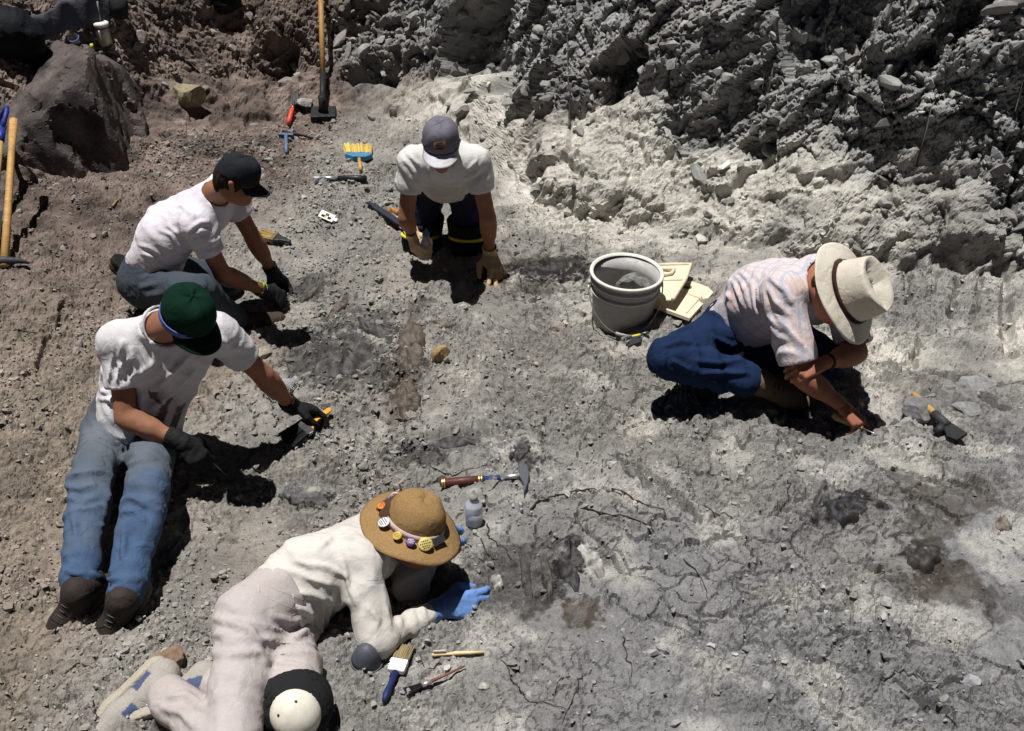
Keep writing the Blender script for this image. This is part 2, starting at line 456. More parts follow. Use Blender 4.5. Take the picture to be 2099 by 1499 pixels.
_gu = np.gradient(LP[::1], axis=1); _gv = np.gradient(LP, axis=0)
LN = np.cross(_gu, _gv); LAREA = np.linalg.norm(LN, axis=-1); LN = LN / LAREA[..., None]
def smooth_n(N_):
    for ax in (0, 1):
        N_ = (N_ + np.roll(N_, 4, ax) + np.roll(N_, -4, ax) + np.roll(N_, 9, ax) + np.roll(N_, -9, ax)) / 5
    return N_ / np.linalg.norm(N_, axis=-1, keepdims=True)
LNS = smooth_n(LN)

def scatter(name, weight, n, size, power, protos, seed, light, sink=.25, tilt=.35):
    rs = np.random.RandomState(seed)
    w = (weight * LAREA).ravel(); w = w / w.sum()
    ids = np.searchsorted(np.cumsum(w), rs.rand(n)).clip(0, w.size - 1)
    P0 = LP.reshape(-1, 3)[ids] + rs.normal(0, .004, (n, 3)); N0 = LNS.reshape(-1, 3)[ids]; c0 = LCOL.reshape(-1, 3)[ids]
    r = size[0] * (1 - rs.rand(n) * (1 - (size[0] / size[1]) ** power)) ** (-1 / power)
    fr = rand_frames(n, N0, rs, tilt)
    pk = rs.randint(0, len(protos), n)
    base = np.stack(protos)[pk] * r[:, None, None]
    V = np.einsum('nij,nkj->nki', fr, base) + (P0 + N0 * (r * (.45 - sink))[:, None])[:, None, :]
    F = (IF[None] + (np.arange(n) * 12)[:, None, None]).reshape(-1, 3)
    mean = np.array([.26, .255, .24])
    tint = (c0 * .75 + mean * .25) * rs.uniform(light[0], light[1], (n, 1)) * (1 + rs.normal(0, .012, (n, 3)))
    o = np_mesh(name, V.reshape(-1, 3), F, STONE, smooth=False, col=np.repeat(tint, 12, 0).clip(.02, .6))
    return o

_x = LP[..., 0].astype(np.float32); _y = LP[..., 1].astype(np.float32)
clump = sst(-.35, .5, fbm(_x * 1.7, _y * 1.7, 70, 4)); clump2 = sst(-.1, .55, fbm(_x * 4.1, _y * 4.1, 73, 3))
fl_w = (1 - LBANK) * (.10 + .9 * clump * (.4 + .6 * clump2) * (.5 + .5 * LCRUMB)) * (1 + 1.6 * sst(-.3, -1.0, _x)) * (.30 + .70 * sst(.6, -.5, _x)) / (1 + .18 * _y)
setp(scatter('gravel', fl_w, 22000, (.0045, .026), 2.5, PROTO, 1, (.8, 1.5)), 'small angular grey gravel strewn over the dig floor', kind='stuff')
wl_w = LWALL * (.3 + .7 * clump2) + LBANK * (1 - LWALL) * .18 * clump2
setp(scatter('rubble', wl_w, 21000, (.011, .055), 1.9, PROTO_FLAT, 2, (.5, 1.5), .2, .6), 'broken grey rubble hanging on the steep cutting', kind='stuff')
# ------------------------------------------------------------------ bodies and clothes from blended tapered limbs, meshed on a fine lattice
def A3(*v): return np.array(v, float)
def nrm(v): v = np.asarray(v, float); return v / (np.linalg.norm(v) + 1e-9)

def limb(a, b, ra, rb):
    a = np.asarray(a, float); b = np.asarray(b, float); ab = b - a; L2 = ab @ ab + 1e-12
    def f(p):
        h = np.clip((p - a) @ ab / L2, 0, 1)
        return np.linalg.norm(p - a - h[:, None] * ab, axis=1) - (ra + (rb - ra) * h)
    return f

def ball(c, M, r):
    """ellipsoid; M rows are its axes"""
    c = np.asarray(c, float); M = np.asarray(M, float); r = np.asarray(r, float)
    def f(p):
        q = (p - c) @ M.T
        k0 = np.linalg.norm(q / r, axis=1); k1 = np.linalg.norm(q / r ** 2, axis=1) + 1e-9
        return k0 * (k0 - 1) / k1
    return f

def smin(a, b, k):
    if k <= 0: return np.minimum(a, b)
    h = np.clip(.5 + .5 * (b - a) / k, 0, 1)
    return b + (a - b) * h - k * h * (1 - h)

def blend(parts, k):
    def f(p):
        d = None
        for q in parts:
            kk = k
            if isinstance(q, tuple): q, kk = q
            e = q(p); d = e if d is None else smin(d, e, kk)
        return d
    return f

def cut(f, planes, k=.004):
    """keep the side the normal points away from: (point, normal)"""
    planes = [(np.asarray(c, float), nrm(n)) for c, n in planes]
    def g(p):
        d = f(p)
        for c, n in planes: d = -smin(-d, -((p - c) @ n), k)
        return d
    return g

def minus(f, g, k=.004):
    return lambda p: -smin(-f(p), g(p), k)

def folded(f, folds, hems=()):
    """folds: centre, reach, across, along, waves per metre across, along, height, seed"""
    def g(p):
        d = f(p); tot = 0
        for c, rch, ac, al, fa, fl_, amp, k in folds:
            q = p - np.asarray(c, float)
            m = np.exp(-(q * q).sum(1) / rch ** 2)
            a = q @ nrm(ac) * fa; b = q @ nrm(al) * fl_
            w = vnoise(a.astype(np.float32) + .8 * vnoise(b.astype(np.float32) * 1.7 + 3, a.astype(np.float32) * .5, k + 3), b.astype(np.float32), k)
            w = 1 - 2 * np.abs(w) ** .8
            tot = tot + amp * 1.25 * m * (w + .25)
        for e, a, rad in hems:                                      # edges of the cloth stay even
            q = p - e
            tot = tot * np.where((q * q).sum(1) < rad * rad, sst(.0, .055, np.abs(q @ a)), 1)
        return d - np.clip(tot, -.007, .022)
    return g

def nets(D, lo, h):
    """naive surface nets over the lattice D"""
    s = D < 0
    nx, ny, nz = D.shape
    cnt = np.zeros((nx - 1, ny - 1, nz - 1), np.int8); acc = np.zeros((nx - 1, ny - 1, nz - 1, 3), np.float32)
    cor = [(i, j, k) for i in (0, 1) for j in (0, 1) for k in (0, 1)]
    inside = np.zeros((nx - 1, ny - 1, nz - 1), np.int8)
    for i, j, k in cor: inside += s[i:nx - 1 + i, j:ny - 1 + j, k:nz - 1 + k]
    cells = np.argwhere((inside > 0) & (inside < 8))
    if len(cells) == 0: return np.zeros((0, 3)), np.zeros((0, 4), int)
    I, J, K = cells.T
    acc = np.zeros((len(cells), 3)); cnt = np.zeros(len(cells))
    val = {c: D[I + c[0], J + c[1], K + c[2]] for c in cor}
    for a in cor:
        for ax in range(3):
            if a[ax] == 0:
                b = list(a); b[ax] = 1; b = tuple(b)
                va, vb = val[a], val[b]
                m = (va < 0) != (vb < 0)
                t = np.where(m, va / np.where(m, va - vb, 1), 0)
                pt = np.array(a, float)[None] + np.zeros((len(cells), 3)); pt[:, ax] = t
                acc += pt * m[:, None]; cnt += m
    V = (cells + acc / cnt[:, None]) * h + lo
    ids = np.full((nx - 1, ny - 1, nz - 1), -1, np.int64); ids[I, J, K] = np.arange(len(cells))
    Q = []
    for ax in range(3):
        sl0 = [slice(1, -1)] * 3; sl1 = [slice(1, -1)] * 3
        sl0[ax] = slice(0, -1); sl1[ax] = slice(1, None)
        a = s[tuple(sl0)]; b = s[tuple(sl1)]
        for flip, m in ((False, a & ~b), (True, ~a & b)):
            e = np.argwhere(m); off = np.ones(3, int); off[ax] = 0; e = e + off
            u, w = [(1, 2), (2, 0), (0, 1)][ax]
            du = np.zeros(3, int); du[u] = 1; dw = np.zeros(3, int); dw[w] = 1
            g = lambda q: ids[q[:, 0], q[:, 1], q[:, 2]]
            qd = np.stack([g(e - du - dw), g(e - dw), g(e), g(e - du)], -1)
            if flip: qd = qd[:, ::-1]
            Q.append(qd)
    Q = np.concatenate(Q)
    return V, Q[(Q >= 0).all(1)]

def mesh_of(f, lo, hi, h, relax=1):
    lo = np.asarray(lo, float); hi = np.asarray(hi, float); m = 4
    n = np.ceil((hi - lo) / (h * m)).astype(int) + 1
    g = np.stack(np.meshgrid(*[np.arange(k) for k in n], indexing='ij'), -1).reshape(-1, 3)
    cc = lo + (g + .5) * h * m - .5 * h
    dc = f(cc).astype(np.float32)
    D = np.repeat(np.repeat(np.repeat(dc.reshape(n), m, 0), m, 1), m, 2)
    act = g[np.abs(dc) < h * m * 1.5 + .012]
    o = np.stack(np.meshgrid(*[np.arange(m)] * 3, indexing='ij'), -1).reshape(-1, 3)
    fi = (act[:, None, :] * m + o[None]).reshape(-1, 3)
    for k in range(0, len(fi), 200000):
        q = fi[k:k + 200000]
        D[q[:, 0], q[:, 1], q[:, 2]] = f(lo + q * h)
    V, Q = nets(D, lo, h)
    if relax and len(V):
        for _ in range(relax):
            S = np.zeros_like(V); c = np.zeros(len(V))
            for a, b in ((0, 1), (1, 2), (2, 3), (3, 0)):
                np.add.at(S, Q[:, a], V[Q[:, b]]); np.add.at(c, Q[:, a], 1)
                np.add.at(S, Q[:, b], V[Q[:, a]]); np.add.at(c, Q[:, b], 1)
            V = V + .5 * (S / np.maximum(c, 1)[:, None] - V)
    return V, Q

def bounds(pts, pad):
    pts = np.array(pts); return pts.min(0) - pad, pts.max(0) + pad

def frame(up, fwd):
    """rows: right-hand side, forward, up"""
    u = nrm(up); f = nrm(np.asarray(fwd, float) - (np.asarray(fwd, float) @ u) * u); r = np.cross(f, u)
    return np.stack([r, f, u])

def hand_shape(wr, fdir, back, thumb, curl, grow=0., k=1., spread=.16, thumb_in=.5, lift=None):
    """wr: wrist; fdir: towards the knuckles; back: out of the back of the hand; thumb: towards the thumb; curl: bend per joint for index..little"""
    f = nrm(fdir); b = nrm(np.asarray(back, float) - (np.asarray(back, float) @ f) * f); t = np.cross(f, b)
    if t @ np.asarray(thumb, float) < 0: t = -t
    wr = np.asarray(wr, float); P_ = lambda x, y, z: wr + k * (f * x + t * y + b * z)
    palm = []
    xs = [.028, .010, -.009, -.027]; ln = [.090, .095, .090, .080]
    for i in range(4):
        palm.append(limb(P_(.012, xs[i] * .55, 0), P_(ln[i], xs[i], 0), .0145 * k + grow, .0115 * k + grow))
    palm.append(limb(P_(.020, .018, -.006), P_(.060, .030, -.008), .016 * k + grow, .012 * k + grow))
    palm.append(limb(P_(-.02, 0, 0), P_(.02, 0, 0), .022 * k + grow, .022 * k + grow))
    pf = blend(palm, .012)
    fing = [(pf, 0)]
    seg = [(.043, .026, .020), (.047, .030, .021), (.043, .028, .021), (.034, .021, .019)]
    ends = []
    for i in range(4):
        a = P_(ln[i], xs[i], 0); ang = 0; sp = (xs[i] / .028) * spread
        base = nrm(f * math.cos(sp) + t * math.sin(sp)); parts = []
        rr = [.0100, .0090, .0082, .0072] if i < 3 else [.0088, .0080, .0072, .0064]
        cu = curl[i] if hasattr(curl[i], '__len__') else (curl[i],) * 3
        for j in range(3):
            ang += cu[j]
            d = base * math.cos(ang) - b * math.sin(ang)
            e = a + d * seg[i][j] * k
            parts.append(limb(a, e, rr[j] * k + grow, rr[j + 1] * k + grow)); a = e
        ends.append(a)
        fing.append((blend(parts, .003), .005))
    a = P_(.028, .030, -.008); parts = []
    d0 = nrm(f * .62 + t * (1 - thumb_in) * .95 - b * (.25 + .6 * thumb_in))
    d1 = nrm(f * .85 + t * (.55 - thumb_in) * .5 - b * (.25 + .5 * thumb_in))
    d2 = nrm(f * .95 + t * (.25 - thumb_in) * .7 - b * (.2 + .4 * thumb_in))
    for d, L, r0, r1 in ((d0, .040, .0135, .0115), (d1, .032, .0112, .0100), (d2, .026, .0100, .0080)):
        e = a + d * L * k; parts.append(limb(a, e, r0 * k + grow, r1 * k + grow)); a = e
    fing.append((blend(parts, .004), .008))
    ends.append(a)
    return blend(fing, .005), ends, [wr] + ends + [P_(.09, .03, 0), P_(.09, -.03, 0)]

def head_shape(c, up, fwd, hk=1.):
    limb_ = lambda a, b, ra, rb: limb(a, b, ra * hk, rb * hk)
    ball_ = lambda c_, M_, r_: ball(c_, M_, np.array(r_) * hk)
    M = frame(up, fwd); r, f, u = M
    Q = lambda x, y, z: np.asarray(c, float) + hk * (r * x + f * y + u * z)
    return [
        ball_(Q(0, -.008, .025), M, (.076, .098, .088)),
        (ball_(Q(0, .030, -.045), M, (.058, .066, .072)), .03),
        (limb_(Q(0, .070, -.088), Q(0, .078, -.082), .020, .017), .025),
        (limb_(Q(0, .092, .004), Q(0, .112, -.030), .008, .012), .010),
        (limb_(Q(-.010, .100, -.036), Q(.010, .100, -.036), .008, .008), .006),
        (limb_(Q(-.036, .082, .022), Q(.036, .082, .022), .010, .010), .014),
        (limb_(Q(-.018, .094, -.062), Q(.018, .094, -.062), .006, .006), .006),
        (limb_(Q(-.016, .092, -.072), Q(.016, .092, -.072), .007, .007), .007),
        (limb_(Q(-.048, .066, -.022), Q(-.044, .060, -.03), .018, .018), .02),
        (limb_(Q(.048, .066, -.022), Q(.044, .060, -.03), .018, .018), .02),
    ], Q, M

def ear_shape(Q, s):
    return blend([limb(Q(s * .076, -.012, .022), Q(s * .088, -.022, .020), .008, .009), limb(Q(s * .088, -.022, .020), Q(s * .080, -.008, -.028), .010, .007), limb(Q(s * .078, 0, .018), Q(s * .078, 0, -.022), .006, .006)], .008)

def obj_sdf(name, f, lohi, h, mat, parent, col=None, relax=1, uvw=None, smooth=True):
    V, Q = mesh_of(f, lohi[0], lohi[1], h, relax)
    cc = None
    if col is not None:
        cc = col(V) if callable(col) else np.tile(np.array(col, float), (len(V), 1))
    o = np_mesh(name, V, Q, mat, parent, smooth, cc)
    if uvw is not None and len(V):
        a = o.data.attributes.new('uvw', 'FLOAT_VECTOR', 'POINT'); a.data.foreach_set('vector', np.ascontiguousarray(uvw(V), np.float32).ravel())
    return o

def mat_cloth(name, weave=700, bump=.25, rough=.92, wr=.35, soil=.25, sheen=0., fleck=.4):
    b = N(name)
    v = b.coord(); col = attr_col(b)
    col = b.mix(col, b.ramp(b.noise(v, 9, 5, .6), [(.3, (.84, .83, .81)), (.55, (1, 1, 1))]), soil, 'MULTIPLY')
    col = b.mix(col, b.ramp(b.noise(v, 3.4, 6, .65), [(.40, (1, 1, 1)), (.72, (.72, .66, .58))]), soil, 'MULTIPLY')
    col = b.mix(col, b.ramp(b.noise(v, weave, 2, .5), [(.3, (.8, .8, .8)), (.7, (1.15, 1.15, 1.15))]), .7, 'MULTIPLY')
    col = b.mix(col, b.ramp(b.noise(v, 150, 3, .7), [(.3, (.86, .85, .84)), (.6, (1.05, 1.05, 1.05))]), fleck, 'MULTIPLY')
    n1 = b.bump(b.noise(v, 20, 3, .5, .8), wr * 1.2, .016)
    n2 = b.bump(b.noise(v, weave, 2, .5), bump, .001, n1)
    m = b.done(col, rough, n2, .12)
    if sheen: b.p.inputs['Sheen Weight'].default_value = sheen
    return m

def mat_skin():
    b = N('skin')
    v = b.coord(); col = attr_col(b)
    col = b.mix(col, b.ramp(b.noise(v, 45, 4, .6), [(.3, (.82, .72, .68)), (.6, (1.06, 1.03, 1.02))]), .6, 'MULTIPLY')
    n1 = b.bump(b.noise(v, 260, 3, .6), .25, .002)
    return b.done(col, .62, n1, .25, sss=.05)

COTTON = mat_cloth('cotton', 900, .12, .9, .32, .5)
DENIM = mat_cloth('denim', 800, .3, .93, .45, .5)
LEATHER = mat_cloth('leather', 300, .3, .7, .5, .5)
SKIN = mat_skin()
# ------------------------------------------------------------------ people
SK = (.27, .128, .074)

def np_solid(name, V, F, mat, parent, col, smooth=True, sub=0, thick=0.):
    o = np_mesh(name, V, F, mat, parent, smooth, np.tile(np.array(col, float), (len(V), 1)) if np.ndim(col) == 1 else col)
    if thick:
        m = o.modifiers.new('thick', 'SOLIDIFY'); m.thickness = thick; m.offset = 0
    if sub:
        m = o.modifiers.new('sub', 'SUBSURF'); m.levels = sub; m.render_levels = sub
    return o

def gridF(nu, nv, wrap=False):
    F = []
    for j in range(nv - 1):
        for i in range(nu if wrap else nu - 1):
            F.append((j * nu + i, j * nu + (i + 1) % nu, (j + 1) * nu + (i + 1) % nu, (j + 1) * nu + i))
    return np.array(F)

def to_world(V, c, M):
    return np.asarray(c, float) + np.asarray(V, float) @ np.asarray(M, float)

def cap(parent, c, M, crown_col, bill_col, ra=.092, rb=.108, hgt=.115, bill=.075, mat=None, name='cap', hk=1.):
    """c: head centre; crown sits on the brow line"""
    mat = mat or COTTON
    th = np.linspace(0, 2 * np.pi, 49)[:-1]; V = []
    ph = np.concatenate([np.linspace(1.0, .1, 14), [.03, .0004]])
    for q in ph:
        s = math.sin(q * math.pi / 2) ** .62; z = math.cos(q * math.pi / 2) ** .9
        for t in th:
            x = ra * math.cos(t) * s; y = rb * math.sin(t) * s - .006
            front = max(0, math.sin(t))
            seam = 1 - .010 * max(0, 1 - abs(((t + math.pi / 6) % (math.pi / 3)) - math.pi / 6) / .07)
            V.append((x * seam, y * seam + .006 * front * (1 - q), .028 + hgt * z * (1 + .10 * front * s) - .004 * (1 - q) ** 3 + .003 * math.sin(5 * t + 3 * q)))
    V = np.array(V); F = gridF(48, 16, True)
    root = empty(name)
    cr = np_solid('crown', to_world(V * hk, c, M), F, mat, root, crown_col, thick=.003)
    top = to_world(np.array([(0, -.006, .026 + hgt)]) * hk, c, M)[0]
    np_ell('top_button', top, M, (.008, .008, .005), mat, root, crown_col)
    V = []
    for j in range(9):
        t = j / 8
        for i in range(25):
            s = -1 + i / 12
            x = s * ra * (.93 + .05 * t)
            y0 = rb * math.sqrt(max(0, 1 - (s * .93) ** 2)) - .010
            V.append((x, y0 + t * bill * (1 - .55 * abs(s) ** 3), .024 - 1.6 * x * x - .022 * t - .002 * t * t))
    np_solid('bill', to_world(np.array(V) * hk, c, M), gridF(25, 9), mat, root, bill_col, thick=.004)
    return root

def np_ell(name, c, M, r, mat, parent, col, n=12):
    V = []
    for j in range(n // 2 + 1):
        a = math.pi * j / (n // 2)
        for i in range(n):
            b = 2 * math.pi * i / n
            V.append((r[0] * math.sin(a) * math.cos(b), r[1] * math.sin(a) * math.sin(b), r[2] * math.cos(a)))
    return np_solid(name, to_world(np.array(V), c, M), gridF(n, n // 2 + 1, True), mat, parent, col)

def ring(name, c, axis, r, w, t, mat, parent, col, n=24, squash=1.):
    a = nrm(axis); e = nrm(np.cross(a, (.3, .5, .8))); f = np.cross(a, e)
    V = []
    for (rr, h) in ((r, -w / 2), (r + t, -w / 2), (r + t, w / 2), (r, w / 2), (r, -w / 2)):
        for i in range(n):
            b = 2 * math.pi * i / n
            V.append(np.asarray(c) + rr * (e * math.cos(b) * squash + f * math.sin(b)) + a * h)
    return np_solid(name, np.array(V), gridF(n, 5, True), mat, parent, col, smooth=False)

def body_axes(J):
    ms = (J['shR'] + J['shL']) / 2; mh = (J['hipR'] + J['hipL']) / 2
    U = nrm(ms - mh); sv = nrm(J['shR'] - J['shL']); Fw = nrm(np.cross(U, sv))
    return ms, mh, U, sv, Fw

def trunk(J, g, bulge=.03, belly=0., k=1.):
    ms, mh, U, sv, Fw = body_axes(J); hv = nrm(J['hipR'] - J['hipL'])
    parts = []; L = np.linalg.norm(ms - mh)
    for s in (-1, 1):
        a = ms - U * .075 * k + s * sv * .064 * k; m = (ms * .5 + mh * .5) - Fw * bulge + s * nrm(sv + hv) * .056 * k; b = mh + U * .03 + s * hv * .062 * k
        parts += [(limb(a, m, .100 * k + g, .095 * k + g), .04), (limb(m, b, .095 * k + g, .102 * k + g), .04)]
    parts.append((limb(J['shR'] - sv * .015, J['shL'] + sv * .015, .056 * k + g, .056 * k + g), .05))
    parts.append((limb(ms + U * .01 - Fw * .01, J['neck'], .070 * k + g, .052 * k + g), .05))
    if belly: parts.append((limb(mh + U * .16 + Fw * belly, mh + U * .06 + Fw * belly * .8, .10 + g, .10 + g), .05))
    return parts

def person(J, label, skin=SK, up=None, fwd=None, shirt=None, trousers=None, shoes=None, hands=None, extra=None, bulge=.03, belly=0., k=1., voxel=.0088, hair=None, shod='RL', arm_k=1., hk=1.):
    J = {a: np.asarray(b, float) for a, b in J.items()}
    ms, mh, U, sv, Fw = body_axes(J); hv = nrm(J['hipR'] - J['hipL'])
    hp, Q, M = head_shape(J['head'], up, fwd, hk)
    parts = hp + [(limb(J['neck'] - U * .01, Q(0, -.025, -.05), .056 * k, .054 * k), .03)]
    body_parts = trunk(J, -.012, bulge, belly, k)
    body_parts.append((limb(J['hipR'], J['hipL'], .085 * k, .085 * k), .05))
    for s in 'RL':
        sh, el, wr = J['sh' + s], J['el' + s], J['wr' + s]
        body_parts.append((limb(sh, el, .050 * k * arm_k, .041 * k * arm_k), .03))
        body_parts.append((limb(el, wr, .041 * k * arm_k, .027 * k * arm_k), .015))
        body_parts.append((limb(el * .82 + wr * .18, el * .55 + wr * .45, .046 * k * arm_k, .040 * k * arm_k), .02))
        body_parts.append((limb(J['hip' + s], J['kn' + s], .080 * k, .052 * k), .04))
        body_parts.append((limb(J['kn' + s], J['an' + s], .050 * k, .036 * k), .02))
    allp = parts + body_parts
    bare = hands.get('bare', '') if hands else ''
    f = blend(parts[:-1] + [parts[-1]] + body_parts, .02)
    pts = [J[n] for n in J if n not in ('toeR', 'toeL')]
    V, F = mesh_of(f, *bounds(pts, .16), voxel)
    Vs, Fs = [V], [F]; n = len(V)
    for s in (-1, 1):
        e = ear_shape(Q, s); V2, F2 = mesh_of(e, *bounds([Q(s * .08, -.01, 0)], .06), .004); Vs.append(V2); Fs.append(F2 + n); n += len(V2)
    tips = {}
    for s in bare:
        hf, ends, hpts = hand_shape(J['wr' + s], *hands[s][:4], **(hands[s][4] if len(hands[s]) > 4 else {}))
        V2, F2 = mesh_of(hf, *bounds(hpts, .045), .0034); Vs.append(V2); Fs.append(F2 + n); n += len(V2); tips[s] = ends
    V = np.concatenate(Vs); F = np.concatenate(Fs)
    col = np.tile(np.array(skin), (len(V), 1)) * (1 + .12 * fbm((V[:, 0] * 14).astype(np.float32), (V[:, 2] * 14 + V[:, 1] * 9).astype(np.float32), 5, 3))[:, None]
    root = np_mesh('person', V, F, SKIN, None, True, col)
    setp(root, label, 'person', 'people working at the dig')
    for s in (-1, 1):
        ec = Q(s * .031, .083, .002)
        e = np_ell('eye', ec, M, (.0125 * hk, .0125 * hk, .0115 * hk), PLAIN, root, (.6, .57, .53))
        np_ell('iris', ec + M[1] * .0095 * hk, M, (.0058 * hk, .0042 * hk, .0058 * hk), PLAIN, e, (.03, .02, .015), 8)
    if hair is not None:
        hr = lambda *v: np.array(v) * hk
        hf = minus(blend([ball(Q(0, -.016, .026), M, hr(.084, .103, .095)), (limb(Q(0, -.075, .0), Q(0, -.066, -.06), .040 * hk, .032 * hk), .03)], .03), ball(Q(0, .085, -.02), M, hr(.085, .085, .11)), .015)
        hf = folded(hf, [(Q(0, -.05, 0), .2, M[0], M[2], 70, 12, .004, 3), (Q(0, -.05, 0), .2, M[1], M[2], 60, 10, .003, 9)])
        obj_sdf('hair', hf, bounds([Q(0, -.02, 0)], .16), .0065, COTTON, root, hair)
    def uvw(V):
        q = V - mh
        return np.stack([q @ sv, q @ Fw, q @ U], -1)
    # shirt
    if shirt:
        g = shirt.get('g', .012)
        body = blend(trunk(J, g, bulge, belly, k), .04)
        body = cut(body, [(mh + U * shirt.get('hem', .02), -U)], .006)
        neck_c = J['neck'] + nrm(Q(0, -.02, -.05) - J['neck']) * shirt.get('neck', .02)
        nd = nrm(Q(0, 0, -.02) - J['neck'])
        sl = []
        hol = []; hems = []
        for s in 'RL':
            sh, el, wr = J['sh' + s], J['el' + s], J['wr' + s]
            c = shirt['cuff' + s] if 'cuff' + s in shirt else shirt.get('cuff', .62)
            r0, r1 = shirt.get('sr', (.068, .067))
            a = nrm(el - sh)
            if c <= 1:
                e = sh + (el - sh) * c
                sf = cut(blend([limb(sh, e + a * .08, r0 * k, r1 * k), limb(sh * .4 + ms * .6, sh, .05, r0 * k)], .03), [(e, a)], .003)
                hol.append(cut(limb(e - a * .05, e + a * .1, r1 * k - .022, r1 * k - .020), [(e - a * .022, -a)], .003))
            else:
                e = el + (wr - el) * (c - 1); a = nrm(wr - el)
                sf = cut(blend([limb(sh, el, r0 * k, r1 * k), (limb(el, e + a * .06, r1 * k, r1 * k * shirt.get('wrist', .72)), .02)], .03), [(e, a)], .003)
                hol.append(cut(limb(e - a * .03, e + a * .1, r1 * k * .6 - .010, r1 * k * .6 - .010), [(e - a * .025, -a)], .003))
            hems.append((e, a, .13)); sl.append((sf, .016))
        ff = blend([body] + sl, .016)
        ff = minus(ff, limb(neck_c, neck_c + nd * .3, shirt.get('nr', .062), .10), .008)
        ff = folded(ff, shirt['folds'](locals()) + [(ms * .5 + mh * .5, .5, nrm(U + .5 * sv), nrm(sv - .5 * U + .4 * Fw), 15, 5, .0045, 21), (ms * .5 + mh * .5, .5, nrm(sv - .6 * U), nrm(U + .6 * sv), 30, 9, .0030, 23)], hems)
        for hh in hol: ff = minus(ff, hh, .002)
        sp = [J[n] for n in ('shR', 'shL', 'elR', 'elL', 'hipR', 'hipL', 'neck')] + ([J['wrR'], J['wrL']] if shirt.get('cuff', .6) > 1 else [])
        so = obj_sdf('shirt', ff, bounds(sp, .17), .0074, shirt.get('mat', COTTON), root, shirt['col'], 1, uvw)
        if shirt.get('collar'):
            cc = neck_c + nd * .015
            ring('neckband', neck_c + nd * .006, nd, shirt.get('nr', .062) - .004, .018, .006, COTTON, so, shirt['colc'])
        if shirt.get('label'): so['label'] = shirt['label']
    if trousers:
        g = trousers.get('g', .018)
        top = mh + U * trousers.get('top', .11)
        tp = [(limb(mh + U * .12 + s * hv * .066 * k - Fw * bulge * .3, mh + s * hv * .066 * k, .100 * k + g, .108 * k + g), .04) for s in (-1, 1)]
        tp = [(cut(blend(tp, .04), [(top, U)], .006), 0)]
        holes = []; hems2 = []
        r0, r1, r2 = trousers.get('r', (.092, .072, .062))
        for s in 'RL':
            h, kn, an = J['hip' + s], J['kn' + s], J['an' + s]
            a = nrm(an - kn); e = an - a * trousers.get('hem', .03)
            hems2.append((e, a, .12)); tp.append((limb(h, kn, r0 * k, r1 * k), .03))
            tp.append((cut(limb(kn, e + a * .05, r1 * k, r2 * k), [(e, a)], .004), .012))
            holes.append(cut(limb(e - a * .03, e + a * .2, r2 * k - .024, r2 * k - .022), [(e - a * .028, -a)], .003))
        ff = blend(tp, .03)
        ff = folded(ff, (trousers['folds'](locals()) if 'folds' in trousers else []) + [(J['knR'] * .5 + J['knL'] * .5, .7, nrm(U + .5 * sv), nrm(sv + .4 * Fw), 16, 5, .0035, 25), (J['knR'] * .5 + J['knL'] * .5, .7, (.3, .8, .5), (.8, -.2, .4), 30, 9, .0025, 27)], hems2)
        for hh in holes: ff = minus(ff, hh, .002)
        tpts = [J[n + s] for n in ('hip', 'kn', 'an') for s in 'RL']
        to = obj_sdf('trousers', ff, bounds(tpts, .2), .0084, trousers.get('mat', DENIM), root, trousers['col'], 1, uvw)
        if trousers.get('label'): to['label'] = trousers['label']
        if trousers.get('belt') is not None:
            pt = mh + U * .085 - Fw * .115
            shell = blend([limb(mh + U * .12 + s * hv * .066 * k - Fw * bulge * .3, mh + s * hv * .066 * k, .100 * k + g + .010, .108 * k + g + .010) for s in (-1, 1)], .04)
            bt = cut(lambda p: np.maximum(shell(p), np.linalg.norm((p - pt) * 1., axis=1) - .062), [(top + U * .004, U), (top - U * .045, -U)], .003)
            obj_sdf('belt', bt, bounds([pt], .12), .006, LEATHER, root, trousers['belt'])
    if shoes:
        for s in shod:
            an, toe = J['an' + s], J['toe' + s]
            su = nrm(shoes.get('up' + s, (0, 0, 1)))
            d = nrm(toe - an - su * ((toe - an) @ su)); side = np.cross(d, su)
            heel = an - d * .035 - su * .030; ballp = an + d * .12 - su * .042; tp = an + d * .185 - su * .046
            heel_o, ball_o, tip_o = an - d * .03 - su * .075, an + d * .12 - su * .075, an + d * .18 - su * .075
            upf = blend([limb(an + su * .02, heel, .044, .040), (limb(heel, ballp, .040, .043), .03), (limb(ballp, tp, .043, .036), .02), (limb(ballp + side * .012, tp + side * .006, .038, .032), .02), (limb(an + su * .01, an + d * .09 - su * .03, .042, .036), .03)], .02)
            upf = cut(upf, [(heel_o + su * .012, -su)], .004)
            so = obj_sdf('shoe', upf, bounds([an, heel, tp], .08), .005, LEATHER, root, shoes['col'](an, d, side, su) if callable(shoes['col']) else shoes['col'])
            slab = blend([limb(heel_o, ball_o, .048, .056), (limb(ball_o, tip_o, .056, .047), .02)], .01)
            slab = cut(slab, [(heel_o + su * .022, su), (heel_o - su * .012, -su)], .003)
            obj_sdf('sole', slab, bounds([heel_o, tip_o], .08), .005, LEATHER, so, shoes['sole'])
            for j in range(4):
                q = an + d * (.055 + .018 * j) + su * (.034 - .010 * j)
                tube('lace', [q - side * .013, q + su * .003, q + side * .013], .0017, LEATHER, so, shoes.get('lace', (.02, .018, .016)))
